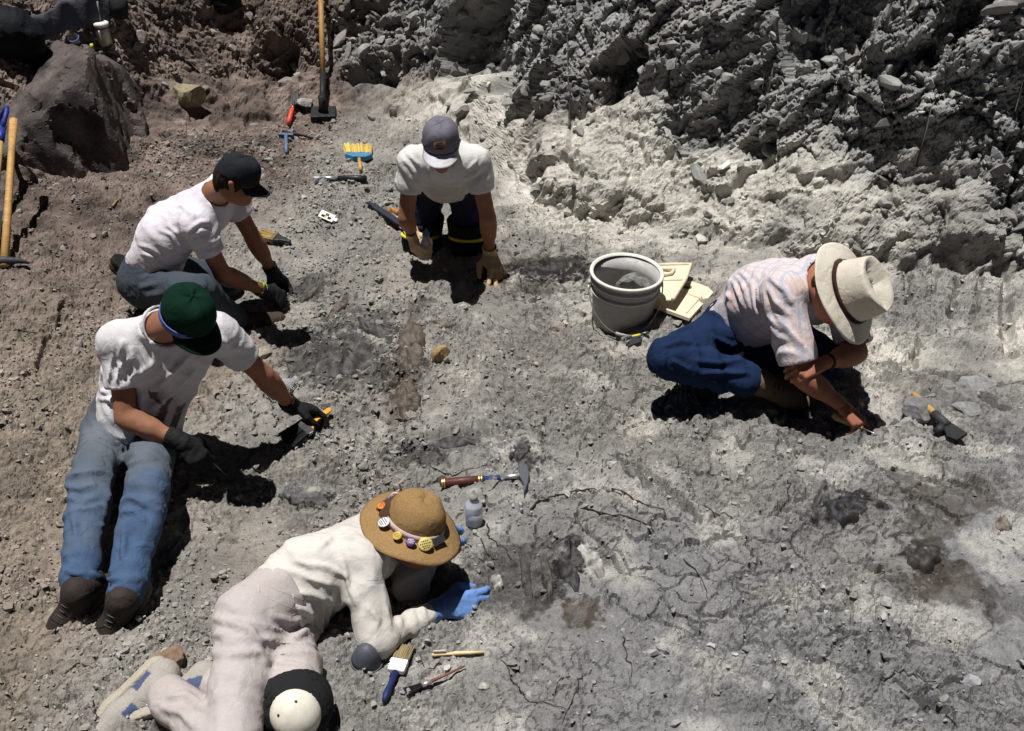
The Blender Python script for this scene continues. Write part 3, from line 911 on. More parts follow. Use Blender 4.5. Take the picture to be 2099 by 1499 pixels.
    if hands:
        for s in 'RL':
            if s in bare or s not in hands: continue
            hf, ends, hpts = hand_shape(J['wr' + s], *hands[s][:4], grow=hands.get('grow', .0028), **(hands[s][4] if len(hands[s]) > 4 else {}))
            d = nrm(J['wr' + s] - J['el' + s]); w = J['wr' + s]
            cuffp = cut(limb(w - d * .055, w + d * .02, .037, .030), [(w - d * .05, -d)], .003)
            gf = blend([hf, (cuffp, .012)], .012)
            gf = minus(gf, cut(limb(w - d * .1, w - d * .025, .032, .030), [(w - d * .02, d)], .002), .002)
            gf = folded(gf, [(w + nrm(hands[s][0]) * .03, .08, hands[s][0], hands[s][2], 60, 20, .002, 5)])
            obj_sdf('glove', gf, bounds(hpts + [w - d * .06], .05), hands.get('vox', .0042), hands.get('mat', COTTON), root, hands['col'])
            tips[s] = ends
    return root, dict(J=J, Q=Q, M=M, ms=ms, mh=mh, U=U, sv=sv, Fw=Fw, tips=tips)

def tube(name, pts, r, mat, parent, col, n=8, cap_=True, smooth=True):
    """a round bar along pts; r: number or one per point"""
    pts = np.asarray(pts, float); m = len(pts)
    rr = np.full(m, r) if np.ndim(r) == 0 else np.asarray(r, float)
    T = np.gradient(pts, axis=0) if m > 2 else np.repeat((pts[1] - pts[0])[None], 2, 0)
    T /= np.linalg.norm(T, axis=1, keepdims=True) + 1e-12
    a = np.cross(T[0], (0, 0, 1)) if abs(T[0][2]) < .9 else np.cross(T[0], (1, 0, 0))
    V = []
    for i in range(m):
        a = nrm(a - (a @ T[i]) * T[i]); b = np.cross(T[i], a)
        for j in range(n):
            t = 2 * math.pi * j / n
            V.append(pts[i] + rr[i] * (a * math.cos(t) + b * math.sin(t)))
    F = gridF(n, m, True); V = np.array(V)
    if cap_:
        V = np.concatenate([V, pts[:1], pts[-1:]])
        k = len(V)
        F = np.concatenate([F, [(k - 2, (j + 1) % n, j, j) for j in range(n)], [(k - 1, (m - 1) * n + j, (m - 1) * n + (j + 1) % n, (m - 1) * n + (j + 1) % n) for j in range(n)]])
        tri = F[:, 2] == F[:, 3]
        me_q, me_t = F[~tri], F[tri][:, :3]
        F = np.concatenate([np.stack([me_q[:, 0], me_q[:, 1], me_q[:, 2]], -1), np.stack([me_q[:, 0], me_q[:, 2], me_q[:, 3]], -1), me_t])
    return np_solid(name, V, F, mat, parent, col, smooth)

def mat_plain(name, rough=.5, spec=.4, metal=0., grime=.35, scale=40, bump=.1):
    b = N(name)
    v = b.coord(); col = attr_col(b)
    g = b.noise(v, scale, 5, .6)
    col = b.mix(col, b.ramp(g, [(.32, (.62, .58, .52)), (.56, (1, 1, 1))]), grime, 'MULTIPLY')
    r = b.ramp(g, [(.3, (min(1, rough + .25),) * 3), (.6, (rough,) * 3)])
    return b.done(col, r, b.bump(b.noise(v, scale * 3, 3), bump, .002), spec, metal)
PLAIN = mat_plain('plain', .45)
FOLD_SEED = [0]
def fold_set(L, items):
    return items

# the man kneeling at the foot of the bank
def folds_a(v):
    J = v['J']; U, sv, Fw, ms = v['U'], v['sv'], v['Fw'], v['ms']
    o = []
    for s, sg in (('R', 1), ('L', -1)):
        a = nrm(J['el' + s] - J['sh' + s])
        o.append((J['sh' + s] + a * .09, .11, nrm(a + .7 * sg * sv), np.cross(a, Fw), 24, 5, .010, 4 + sg))
        o.append((ms + sg * sv * .12 - U * .08, .10, nrm(sv * sg + .3 * U), U, 22, 5, .010, 9 + sg))
    return o
JA = dict(head=(-.319, 4.357, .654), neck=(-.325, 4.49, .560), shR=(-.465, 4.46, .53), shL=(-.170, 4.46, .535),
          elR=(-.505, 4.42, .258), wrR=(-.500, 4.58, .09), elL=(-.115, 4.42, .262), wrL=(-.110, 4.50, .020),
          hipR=(-.425, 4.83, .27), hipL=(-.245, 4.80, .28), knR=(-.475, 4.80, -.075), knL=(-.225, 4.76, -.065), anR=(-.461, 5.21, -.08), anL=(-.25, 5.20, -.07),
          toeR=(-.461, 5.4, -.08), toeL=(-.25, 5.4, -.07))
manA, A = person(JA, 'person kneeling below the pale bank, grey cap with white bill, tan gloves', up=(0, -.24, .97), fwd=(.02, -.97, -.24),
    shirt=dict(col=(.63, .62, .61), folds=folds_a, cuff=.52, hem=.05, g=.014, neck=.0, nr=.066),
    trousers=dict(col=(.022, .026, .05), hem=.0), bulge=.02, belly=.02, k=.9, hk=.9, hair=(.05, .03, .02),
    shoes=dict(col=(.05, .035, .025), sole=(.02, .02, .02), upR=(0, -.25, -1), upL=(0, -.25, -1)),
    hands=dict(col=(.58, .42, .24), mat=LEATHER, R=((.22, -.80, -.45), (-.85, -.30, .35), (0, 0, 1), (.85, .8, .8, .8)),
               L=((.30, -.85, -.42), (.05, .40, .9), (-1, 0, 0), (.22, .16, .16, .2), dict(thumb_in=.1, spread=.30, k=1.1))))
capA = cap(manA, A['J']['head'], A['M'], (.155, .15, .19), (.60, .59, .62), mat=COTTON, hk=.9)
capA.parent = manA

# the man in profile kneeling on one knee, left of him
def folds_b(v):
    J = v['J']; U, sv, Fw, ms, mh = v['U'], v['sv'], v['Fw'], v['ms'], v['mh']
    a = nrm(J['elR'] - J['shR'])
    return [(mh + U * .13 + sv * .13 + Fw * .03, .15, nrm(U + .5 * Fw), nrm(Fw - .5 * U), 20, 4, .014, 4), (J['shR'] + a * .10, .11, nrm(a + .6 * Fw), sv, 26, 6, .009, 8),
            (mh + U * .06, .2, U, np.cross(U, sv), 16, 4, .010, 12), (J['shR'] - U * .10 + Fw * .06, .10, nrm(Fw + U), nrm(U - Fw), 24, 5, .010, 15)]
def jeans_b(v):
    J = v['J']
    return [(J['hipR'], .14, nrm(J['knR'] - J['hipR']), (0, 0, 1), 24, 5, .010, 2), (J['knR'], .12, nrm(J['anR'] - J['knR']), v['sv'], 24, 6, .008, 3)]
JB = dict(head=(-1.140, 3.925, .690), neck=(-1.262, 4.04, .590), shR=(-1.345, 3.93, .485), shL=(-1.285, 4.22, .520), elR=(-1.278, 3.945, .235), wrR=(-1.147, 4.11, .040),
          elL=(-1.20, 4.24, .25), wrL=(-1.15, 4.30, .03), hipR=(-1.655, 3.98, .150), hipL=(-1.675, 4.17, .160), knR=(-1.330, 3.77, .255), knL=(-1.38, 4.30, -.035), anR=(-1.262, 3.97, -.030), anL=(-1.72, 4.18, -.02),
          toeR=(-1.09, 4.05, -.02), toeL=(-1.86, 4.2, -.06))
manB, B = person(JB, 'person crouching in profile in a black cap, white t-shirt and dark grey jeans', up=(.42, .10, .86), fwd=(.78, .02, -.52),
    shirt=dict(col=(.64, .61, .66), folds=folds_b, cuff=.55, hem=.04, g=.016, nr=.066, neck=.0), trousers=dict(col=(.055, .068, .085), folds=jeans_b, hem=-.01), bulge=.06, k=.9, hk=.82, hair=(.025, .018, .014),
    shoes=dict(col=(.06, .045, .035), sole=(.02, .02, .02), upL=(-.5, 0, -.8)),
    hands=dict(col=(.02, .02, .022), mat=LEATHER, R=((.62, .35, -.62), (-.2, -.55, .75), (.1, .8, .3), (.7, .7, .7, .7)), L=((.3, .3, -.85), (-.3, .4, .8), (0, -1, 0), (.5, .5, .5, .5))))
capB = cap(manB, B['J']['head'], B['M'], (.018, .020, .024), (.018, .020, .022), hk=.82); capB.parent = manB
ring('watch_band', np.array(JB['wrR']) + (np.array(JB['elR']) - np.array(JB['wrR'])) * .13, np.array(JB['elR']) - np.array(JB['wrR']), .031, .022, .004, PLAIN, manB, (.42, .62, .05))

# the man sitting with his legs stretched towards the viewer, lower left
def folds_c(v):
    J = v['J']; U, sv, Fw, ms, mh = v['U'], v['sv'], v['Fw'], v['ms'], v['mh']
    a = nrm(J['elR'] - J['shR']); b = nrm(J['elL'] - J['shL'])
    return [(J['shR'] + a * .11 + Fw * .03, .12, nrm(sv + .5 * Fw), a, 24, 4, .010, 4), (ms + sv * .09 + Fw * .12 - U * .12, .13, nrm(sv + .35 * U), nrm(U - .35 * sv), 22, 4, .013, 8),
            (mh + U * .14 + sv * .1, .16, nrm(U - .2 * sv), nrm(Fw + sv), 20, 4, .014, 12), (ms - sv * .10 + Fw * .1 - U * .15, .14, nrm(sv - .6 * U), U, 18, 4, .012, 18), (J['shL'] + b * .10, .10, nrm(b + sv), Fw, 24, 5, .008, 15)]
def jeans_c(v):
    J = v['J']; o = []
    for s, k in (('R', 2), ('L', 5)):
        h, kn, an = J['hip' + s], J['kn' + s], J['an' + s]
        o += [(h * .6 + kn * .4, .14, nrm(nrm(kn - h) + .6 * v['sv']), nrm(v['sv'] - .5 * nrm(kn - h)), 22, 5, .010, k), (kn + (an - kn) * .12, .13, nrm(an - kn), v['sv'], 24, 5, .013, k + 1),
              (kn + (an - kn) * .55, .14, nrm(v['sv'] + .4 * nrm(an - kn)), nrm(an - kn), 20, 5, .008, k + 2), (an, .12, nrm(an - kn), v['sv'], 26, 5, .010, k + 3)]
    return o
JC = dict(head=(-1.07, 2.859, .711), neck=(-1.205, 2.965, .615), shR=(-1.378, 2.986, .531), shL=(-1.040, 3.035, .540), elR=(-1.365, 2.86, .295), wrR=(-1.175, 2.815, .225),
          elL=(-.924, 3.099, .302), wrL=(-.866, 3.201, .079), hipR=(-1.520, 3.02, .110), hipL=(-1.335, 2.99, .115), knR=(-1.440, 2.62, .195), knL=(-1.225, 2.58, .210), anR=(-1.365, 2.232, .096), anL=(-1.215, 2.198, .098),
          toeR=(-1.450, 2.06, .12), toeL=(-1.262, 2.03, .13))
def denim_c(V):
    base = np.array([.058, .100, .185]); dust = np.array([.125, .132, .130])
    m = sst(.58, .08, np.linalg.norm((V - np.array([-1.40, 2.83, .2])) * np.array([1, 1, .4]), axis=1) + .10 * fbm((V[:, 0] * 7).astype(np.float32), (V[:, 1] * 7).astype(np.float32), 3, 3))
    w = .16 * fbm((V[:, 0] * 9).astype(np.float32), (V[:, 1] * 5).astype(np.float32), 9, 3)
    return (base + (dust - base) * (.72 * m)[:, None]) * (1 + w)[:, None]
def tee_c(V):
    c = np.tile(np.array([.61, .60, .63]), (len(V), 1))
    J = {a: np.array(b) for a, b in JC.items()}; ms, mh, U, sv, Fw = body_axes(J); q = V - mh; sv = nrm(sv - (sv @ U) * U)
    a = -(q @ sv) - .06; b = q @ U + .05; f = q @ Fw
    ink = np.zeros(len(V))
    for x0, x1, y0, y1 in ((-.10, -.07, .17, .34), (-.10, .02, .31, .34), (-.01, .02, .17, .34), (-.10, .02, .235, .262), (.045, .075, .15, .30), (.045, .13, .15, .18)):
        ink = np.maximum(ink, ((a > x0) & (a < x1) & (b > y0) & (b < y1) & (f > .05)))
    ink = ink * (limb(J['shR'], J['elR'], .085, .085)(V) > 0)
    ink = ink * sst(-.75, .0, fbm((a * 30).astype(np.float32), (b * 30).astype(np.float32), 2, 3))
    return c + (np.array([.06, .03, .035]) - c) * (ink * .85)[:, None]
manC, Cc = person(JC, 'person sitting with legs stretched out, green cap, printed white t-shirt, faded jeans', up=(.36, -.30, .84), fwd=(.48, -.50, -.58),
    shirt=dict(col=tee_c, folds=folds_c, cuff=.60, hem=-.02, g=.020, nr=.070, neck=-.005, collar=True, colc=(.66, .65, .68)), trousers=dict(col=denim_c, folds=jeans_c, hem=-.01, r=(.088, .069, .059)), bulge=.05, belly=.01, k=.92, hk=.84, hair=(.035, .020, .013),
    shoes=dict(col=(.036, .029, .026), sole=(.085, .08, .075), lace=(.085, .08, .075), upR=(-.1, -.60, .78), upL=(0, -.72, .70)),
    hands=dict(col=(.016, .016, .018), mat=LEATHER, R=((.62, -.30, -.55), (-.1, -.35, .9), (.4, .8, 0), (.75, .7, .7, .7)), L=((.62, .30, -.35), (-.1, .3, .9), (.4, -.9, 0), (.45, .6, .7, .7))))
capC = cap(manC, Cc['J']['head'], Cc['M'], (.003, .020, .012), (.003, .017, .011), ra=.098, rb=.114, hgt=.125, hk=.84); capC.parent = manC
ring('headband', Cc['Q'](0, -.006, .028), Cc['M'][2], .088, .022, .004, COTTON, manC, (.10, .12, .32), 32)

# the man sitting cross-legged in the white brimmed hat, right
def folds_d(v):
    J = v['J']; U, sv, Fw, ms, mh = v['U'], v['sv'], v['Fw'], v['ms'], v['mh']
    a = nrm(J['elR'] - J['shR'])
    return [(J['shR'] + a * .14, .14, nrm(sv + .4 * Fw), a, 24, 4, .013, 4), (ms + sv * .16 - U * .14, .13, nrm(sv * .4 + U * .5), nrm(U - .4 * sv), 22, 4, .012, 8),
            (mh + U * .12 + sv * .1, .17, nrm(sv + .2 * U), U, 22, 4, .012, 12), (mh + U * .10 - Fw * .1, .2, nrm(U + .3 * sv), sv, 16, 4, .008, 19)]
def jeans_d(v):
    J = v['J']; h, kn, an = J['hipR'], J['knR'], J['anR']
    return [(h, .15, nrm(kn - h), (0, 0, 1), 22, 5, .012, 2), (kn, .14, nrm(nrm(an - kn) - nrm(kn - h) * .2), (0, 0, 1), 26, 5, .010, 3), (kn * .4 + an * .6, .15, nrm(nrm(an - kn) + A3(0, 0, .6)), nrm(an - kn), 22, 5, .012, 5)]
JD = dict(head=(1.190, 3.19, .600), neck=(1.150, 3.385, .575), shR=(1.008, 3.285, .555), shL=(1.290, 3.46, .470), elR=(1.078, 3.11, .300), wrR=(1.236, 3.065, .190),
          elL=(1.320, 3.25, .300), wrL=(1.150, 3.11, .350), hipR=(.875, 3.55, .185), hipL=(1.03, 3.68, .185), knR=(.604, 3.257, .27), knL=(1.22, 3.29, .24), anR=(.982, 3.274, .135), anL=(.97, 3.50, .11),
          toeR=(1.15, 3.22, .10), toeL=(.85, 3.35, .09))

def mat_plaid():
    b = N('plaid')
    col = attr_col(b)
    uv = b.n('Attribute', attribute_name='uvw').outputs['Vector']
    sep = b.n('SeparateXYZ'); b.l(uv, sep.inputs[0])
    def stripes(src, period, off, width, soft):
        m = b.n('Math', operation='MULTIPLY_ADD'); b.l(src, m.inputs[0]); m.inputs[1].default_value = 1 / period; m.inputs[2].default_value = off
        f = b.n('Math', operation='PINGPONG'); b.l(m.outputs[0], f.inputs[0]); f.inputs[1].default_value = .5
        r = b.n('MapRange'); b.l(f.outputs[0], r.inputs[0]); r.inputs[1].default_value = width; r.inputs[2].default_value = width + soft; r.inputs[3].default_value = 1; r.inputs[4].default_value = 0
        return r.outputs[0]
    for src, per, off, w, cc, st in ((0, .042, 0, .05, (.60, .42, .37), .55), (0, .042, .5, .10, (.40, .39, .46), .7), (0, .042, .25, .04, (.48, .46, .52), .45), (2, .042, 0, .05, (.60, .43, .37), .55), (2, .042, .5, .10, (.40, .39, .46), .7), (2, .042, .25, .04, (.48, .46, .52), .45)):
        s = stripes(sep.outputs[src], per, off, w, .05)
        f = b.n('Math', operation='MULTIPLY'); b.l(s, f.inputs[0]); f.inputs[1].default_value = st
        col = b.mix(col, cc, f.outputs[0])
    v = b.coord()
    col = b.mix(col, b.ramp(b.noise(v, 900, 2), [(.3, (.82, .82, .82)), (.7, (1.12, 1.12, 1.12))]), .7, 'MULTIPLY')
    return b.done(col, .9, b.bump(b.noise(v, 34, 4, .55, .6), .35, .012), .12)
PLAID = mat_plaid()
manD, D = person(JD, 'person sitting cross-legged in a white brimmed hat, plaid shirt and blue jeans', up=(.63, -.49, .60), fwd=(.40, -.44, -.80), skin=(.30, .125, .075),
    shirt=dict(col=(.60, .54, .54), folds=folds_d, cuff=.86, hem=.0, g=.020, mat=PLAID, nr=.064, neck=.01, sr=(.072, .074)), trousers=dict(col=(.011, .024, .066), folds=jeans_d, r=(.097, .076, .063)), bulge=.07, belly=.02, hair=(.06, .035, .02),
    shoes=dict(col=(.13, .095, .065), sole=(.05, .04, .03), upR=(-.15, -.55, .8), upL=(0, -.6, .7)),
    hands=dict(bare='RL', col=SK, R=((.62, -.52, -.45), (.25, -.25, .9), (.6, .7, .1), ((.35, .5, .4), (.75, .8, .5), (.85, .8, .5), (.9, .8, .5))), L=((-.92, -.25, -.20), (-.1, -.55, .80), (-.2, .5, .7), (.75, .8, .85, .9))))
ring('watch_band', np.array(JD['wrL']) + (np.array(JD['elL']) - np.array(JD['wrL'])) * .12, np.array(JD['elL']) - np.array(JD['wrL']), .031, .014, .004, LEATHER, manD, (.03, .02, .018))

def brim_hat(name, parent, c, M, R0, R1, crown_h, col, band, pinch=0., droop=.02, wav=.006, mat=None, dome=.75, z0=.03, band_h=.024):
    """a hat with a round brim; R0 = crown half-axes, R1 = brim half-axes"""
    mat = mat or COTTON
    root = empty(name); th = np.linspace(0, 2 * np.pi, 65)[:-1]
    V = []
    for q in np.linspace(0, 1, 18):                               # crown, from the brim up
        for t in th:
            cx, sy = math.cos(t), math.sin(t)
            if pinch: s = 1 - .16 * q if q < .72 else max(0, (1 - .115) * (1 - ((q - .72) / .28) ** 1.7))
            else: s = math.cos(q * math.pi / 2) ** dome if q < 1 else 0
            z = crown_h * (min(q / .72, 1) - (.0 if q < .72 else .10 * ((q - .72) / .28) ** 2)) if pinch else crown_h * math.sin(q * math.pi / 2) ** .95
            x = R0[0] * cx * s; y = R0[1] * sy * s
            if pinch:
                x *= 1 - pinch * max(0, sy) ** 2 * q                # pinched towards the front
                if q >= .55:
                    z -= .022 * math.exp(-(x / .026) ** 2) * sst(.55, .9, np.float64(q)) * sst(-R0[1], -R0[1] * .4, np.float64(y))   # crease along the top
                z += .012 * q * max(0, sy)
            V.append((x, y, z0 + z + .002 * math.sin(3 * t + 9 * q)))
    np_solid('crown', to_world(np.array(V), c, M), gridF(64, 18, True), mat, root, col, thick=.003)
    V = []
    for q in np.linspace(0, 1, 9):
        for t in th:
            x = math.cos(t) * (R0[0] * (1 - q) + R1[0] * q); y = math.sin(t) * (R0[1] * (1 - q) + R1[1] * q)
            z = z0 - droop * q ** 1.5 * (1 - .35 * abs(math.cos(t)) * (1 if pinch else -.2)) + wav * q * math.sin(2 * t + .6) + .4 * wav * q * math.sin(5 * t)
            V.append((x, y, z))
    np_solid('brim', to_world(np.array(V), c, M), gridF(64, 9, True), mat, root, col, thick=.0035)
    V = []
    for z, g in ((.002, .003), (.002, .006), (band_h, .005), (band_h, .002)):
        for t in th:
            s = 1 - .16 * (z / crown_h) * .72 if pinch else math.cos(math.asin(min(1, (z / crown_h) ** (1 / .95)))) ** dome
            V.append((math.cos(t) * (R0[0] * s + g), math.sin(t) * (R0[1] * s + g), z0 + z))
    np_solid('hat_band', to_world(np.array(V), c, M), gridF(64, 4, True), COTTON, root, band)
    root.parent = parent
    return root
brim_hat('brimmed_hat', manD, D['J']['head'] + D['M'][2] * .006, D['M'], (.095, .116), (.170, .192), .116, (.62, .58, .50), (.045, .020, .018), pinch=.42, droop=.022, band_h=.017)

# the woman lying propped on her elbows in the foreground
def folds_e(v):
    J = v['J']; U, sv, Fw, ms, mh = v['U'], v['sv'], v['Fw'], v['ms'], v['mh']
    a = nrm(J['elR'] - J['shR']); b = nrm(J['wrR'] - J['elR'])
    return [(mh + U * .22 + sv * .10, .17, nrm(U + .45 * Fw), nrm(Fw - .35 * U), 22, 3, .013, 4), (mh + U * .14 + sv * .06 + Fw * .06, .14, nrm(U + .3 * Fw), nrm(Fw - .3 * U), 24, 3, .012, 8),
            (J['elR'] + b * .12, .11, nrm(b + .25 * a), np.cross(b, a), 34, 5, .010, 12), (J['shR'] + a * .08, .10, nrm(Fw + .4 * U), a, 20, 4, .008, 16), (J['elL'], .16, nrm(np.cross(U, (0, 0, 1))), (0, 0, 1), 26, 4, .008, 20)]
def chinos_e(v):
    J = v['J']; o = []
    U, sv, Fw, mh = v['U'], v['sv'], v['Fw'], v['mh']
    h, kn = J['hipR'], J['knR']
    return [(h + Fw * .08, .16, nrm(nrm(kn - h) + .5 * Fw), nrm(Fw - .5 * nrm(kn - h)), 18, 3, .012, 2), (h * .5 + kn * .5, .16, nrm(kn - h), sv, 13, 4, .006, 4), (J['hipL'] * .5 + J['knL'] * .5, .14, nrm(J['knL'] - J['hipL']), sv, 18, 4, .009, 7), (kn * .5 + J['anR'] * .5, .15, nrm(nrm(J['anR'] - kn) + .3 * sv), sv, 18, 4, .008, 9)]
JE = dict(head=(-.318, 2.315, .275), neck=(-.427, 2.385, .190), shR=(-.455, 2.205, .275), shL=(-.410, 2.48, .125), elR=(-.402, 2.030, .110), wrR=(-.222, 2.195, .062),
          elL=(-.325, 2.30, .060), wrL=(-.262, 2.48, .060), hipL=(-.697, 2.115, .085), hipR=(-.775, 2.015, .222), knL=(-.592, 1.770, .150), knR=(-.740, 1.612, .180), anL=(-.9, 1.914, .060), anR=(-1.018, 1.874, .090),
          toeR=(-1.10, 1.78, .05), toeL=(-.98, 1.86, .05))
def shoe_e(an, d, side, su):
    def f(V):
        t = (V - an) @ d; w = (V - an) @ side; u = (V - an) @ su
        c = np.tile(np.array([.36, .34, .31]), (len(V), 1)); blue = np.array([.075, .10, .19])
        m = ((t > -.015) & (t < .045) & (u < .0) & (u > -.05)) | ((t > .075) & (t < .115) & (u > -.06) & (np.abs(w) < .034))
        return np.where(m[:, None], blue, c)
    return f
manE, E_ = person(JE, 'person lying propped on an elbow in a straw hat, off-white shirt, pale trousers', up=(.33, .066, .941), fwd=(.80, -.35, -.28), k=.93, arm_k=.78,
    shirt=dict(col=(.58, .56, .525), folds=folds_e, cuff=1.84, wrist=.60, hem=.06, g=.014, neck=.01, nr=.056, sr=(.060, .055)), trousers=dict(col=(.44, .40, .39), folds=chinos_e, top=.10, r=(.091, .075, .060), g=.010, mat=COTTON, belt=(.22, .10, .03)), bulge=.03, hair=(.09, .05, .03),
    shoes=dict(col=shoe_e, sole=(.40, .36, .30), upR=(.55, -.55, .35), upL=(-.2, .8, .2), lace=(.6, .58, .55)),
    hands=dict(col=(.14, .26, .56), grow=.0018, vox=.0034, R=((.96, .20, -.06), (.10, -.72, .70), (.2, .7, .6), ((.45, .6, .5), (.6, .75, .5), (.7, .8, .6), (.75, .85, .6)), dict(spread=.10, thumb_in=.55, k=1.12)), L=((.35, .85, -.2), (-.3, .3, .9), (1, 0, 0), (.6, .6, .6, .6))))
STRAW = mat_cloth('straw', 210, .9, .85, .3, .6, fleck=1.)
hatE = brim_hat('straw_hat', manE, E_['J']['head'] + E_['M'][2] * .015, E_['M'], (.088, .094), (.158, .165), .098, (.30, .19, .085), (.55, .42, .38), droop=.030, wav=.008, mat=STRAW, dome=.6)
# ------------------------------------------------------------------ things lying about: helpers
def at(px, py, up=0.):
    """the spot on the ground seen at a pixel of the 2099 x 1499 photograph"""
    u = (px - 1049.5) / 2127.; v = (py - 749.5) / 2127.
    c, s = math.cos(R(36)), math.sin(R(36))
    d = Vector((u, c - v * s, -s - v * c)).normalized()
    h = BVH.ray_cast(Vector((0, 0, 2.6)), d)
    return np.array(h[0]) if h[0] else np.array((0, 4., 0))

def ground_normal(p, r=.08):
    a = drop(p[0] - r, p[1])[0]; b = drop(p[0] + r, p[1])[0]; c = drop(p[0], p[1] - r)[0]; d = drop(p[0], p[1] + r)[0]
    return nrm((-(b - a) / (2 * r), -(d - c) / (2 * r), 1))

def set_down(name, p, axis=(1, 0, 0), up=None, lift=0., label=None, cat=None, group=None):
    """an empty lying on the ground at p, x along axis, z along up"""
    n = ground_normal(p) if up is None else nrm(up)
    x = np.asarray(axis, float); x = nrm(x - (x @ n) * n); y = np.cross(n, x)
    o = empty(name)
    q = np.asarray(p) + n * lift
    o.matrix_world = Matrix(((x[0], y[0], n[0], q[0]), (x[1], y[1], n[1], q[1]), (x[2], y[2], n[2], q[2]), (0, 0, 0, 1)))
    return setp(o, label, cat, group)

def lay(name, px1, py1, px2, py2, lift, label, cat, up=None, group=None):
    """lies from one photographed spot to another; returns the empty (at the first) and the length"""
    a = at(px1, py1); b = at(px2, py2)
    n = nrm(ground_normal(a) + ground_normal(b)) if up is None else nrm(up)
    x = nrm(b - a); y = nrm(np.cross(n, x)); n = np.cross(x, y)
    o = empty(name); q = a + n * lift
    o.matrix_world = Matrix(((x[0], y[0], n[0], q[0]), (x[1], y[1], n[1], q[1]), (x[2], y[2], n[2], q[2]), (0, 0, 0, 1)))
    setp(o, label, cat, group)
    return o, float(np.linalg.norm(b - a))

def bx(name, lo, hi, mat, parent, col, bev=.0015, seg=2):
    lo = np.asarray(lo, float); hi = np.asarray(hi, float)
    V = np.array([[(lo, hi)[i][0], (lo, hi)[j][1], (lo, hi)[k][2]] for i in (0, 1) for j in (0, 1) for k in (0, 1)])
    F = np.array([(0, 1, 3, 2), (4, 6, 7, 5), (0, 4, 5, 1), (2, 3, 7, 6), (0, 2, 6, 4), (1, 5, 7, 3)])
    o = np_solid(name, V, F, mat, parent, col, smooth=False)
    if bev:
        m = o.modifiers.new('bevel', 'BEVEL'); m.width = bev; m.segments = seg
    return o

def prism(name, poly, z0, z1, mat, parent, col, bev=.001, taper=1.):
    poly = np.asarray(poly, float); n = len(poly); c = poly.mean(0)
    top = c + (poly - c) * taper
    V = [(x, y, z0) for x, y in poly] + [(x, y, z1) for x, y in top]
    me = bpy.data.meshes.new(name)
    me.from_pydata(V, [], [tuple(range(n))[::-1], tuple(range(n, 2 * n))] + [(i, (i + 1) % n, n + (i + 1) % n, n + i) for i in range(n)])
    at_ = me.color_attributes.new('Col', 'FLOAT_COLOR', 'POINT')
    at_.data.foreach_set('color', np.tile(np.array((*col, 1.), np.float32), 2 * n))
    me.materials.append(mat)
    o = bpy.data.objects.new(name, me); C.objects.link(o); o.parent = parent
    if bev:
        m = o.modifiers.new('bevel', 'BEVEL'); m.width = bev; m.segments = 2
    return o

def lathe(name, prof, mat, parent, col, n=40, axis='z', smooth=True, close=False):
    V = []
    for r, z in prof:
        for i in range(n):
            t = 2 * math.pi * i / n
            V.append((r * math.cos(t), r * math.sin(t), z) if axis == 'z' else (z, r * math.cos(t), r * math.sin(t)))
    F = gridF(n, len(prof), True)
    if axis != 'z': F = F[:, ::-1] if False else F
    return np_solid(name, np.array(V), F, mat, parent, col, smooth)

METAL = mat_plain('metal', .32, .5, .85, .5, 60, .2)
IRON = mat_plain('iron', .55, .4, .35, .6, 50, .3)
CARD = mat_plain('card', .8, .2, 0, .15, 60, .05)

def mat_wood():
    b = N('wood')
    v = b.coord(); col = attr_col(b)
    mp = b.n('Mapping'); b.l(v, mp.inputs[0]); mp.inputs['Scale'].default_value = (6, 60, 60)
    g = b.noise(mp.outputs[0], 3, 4, .6)
    col = b.mix(col, b.ramp(g, [(.3, (.6, .55, .5)), (.6, (1.1, 1.08, 1.05))]), .8, 'MULTIPLY')
    col = b.mix(col, b.ramp(b.noise(v, 30, 4), [(.35, (.6, .57, .55)), (.55, (1, 1, 1))]), .5, 'MULTIPLY')
    return b.done(col, .6, b.bump(g, .3, .002), .3)
WOOD = mat_wood()

def mat_bristle():
    b = N('bristle')
    v = b.coord(); col = attr_col(b)
    mp = b.n('Mapping'); b.l(v, mp.inputs[0]); mp.inputs['Scale'].default_value = (8, 600, 600)
    g = b.noise(mp.outputs[0], 1, 3, .6)
    col = b.mix(col, b.ramp(g, [(.3, (.45, .42, .4)), (.65, (1.2, 1.18, 1.1))]), .9, 'MULTIPLY')
    return b.done(col, .7, b.bump(g, .9, .003), .25)
BRISTLE = mat_bristle()

def mat_clear(name, col, rough, trans, ior=1.3):
    b = N(name)
    m = b.done(col, rough, b.bump(b.noise(b.coord(), 38, 3), .25, .004), .5, 0, trans, ior)
    return m
MILKY = mat_clear('milky_plastic', (.78, .80, .84), .32, .55, 1.35)
CLEAR = mat_clear('clear_plastic', (.90, .92, .95), .10, .82, 1.25)
FILM = mat_clear('clear_film', (.97, .97, .98), .07, .95, 1.12)

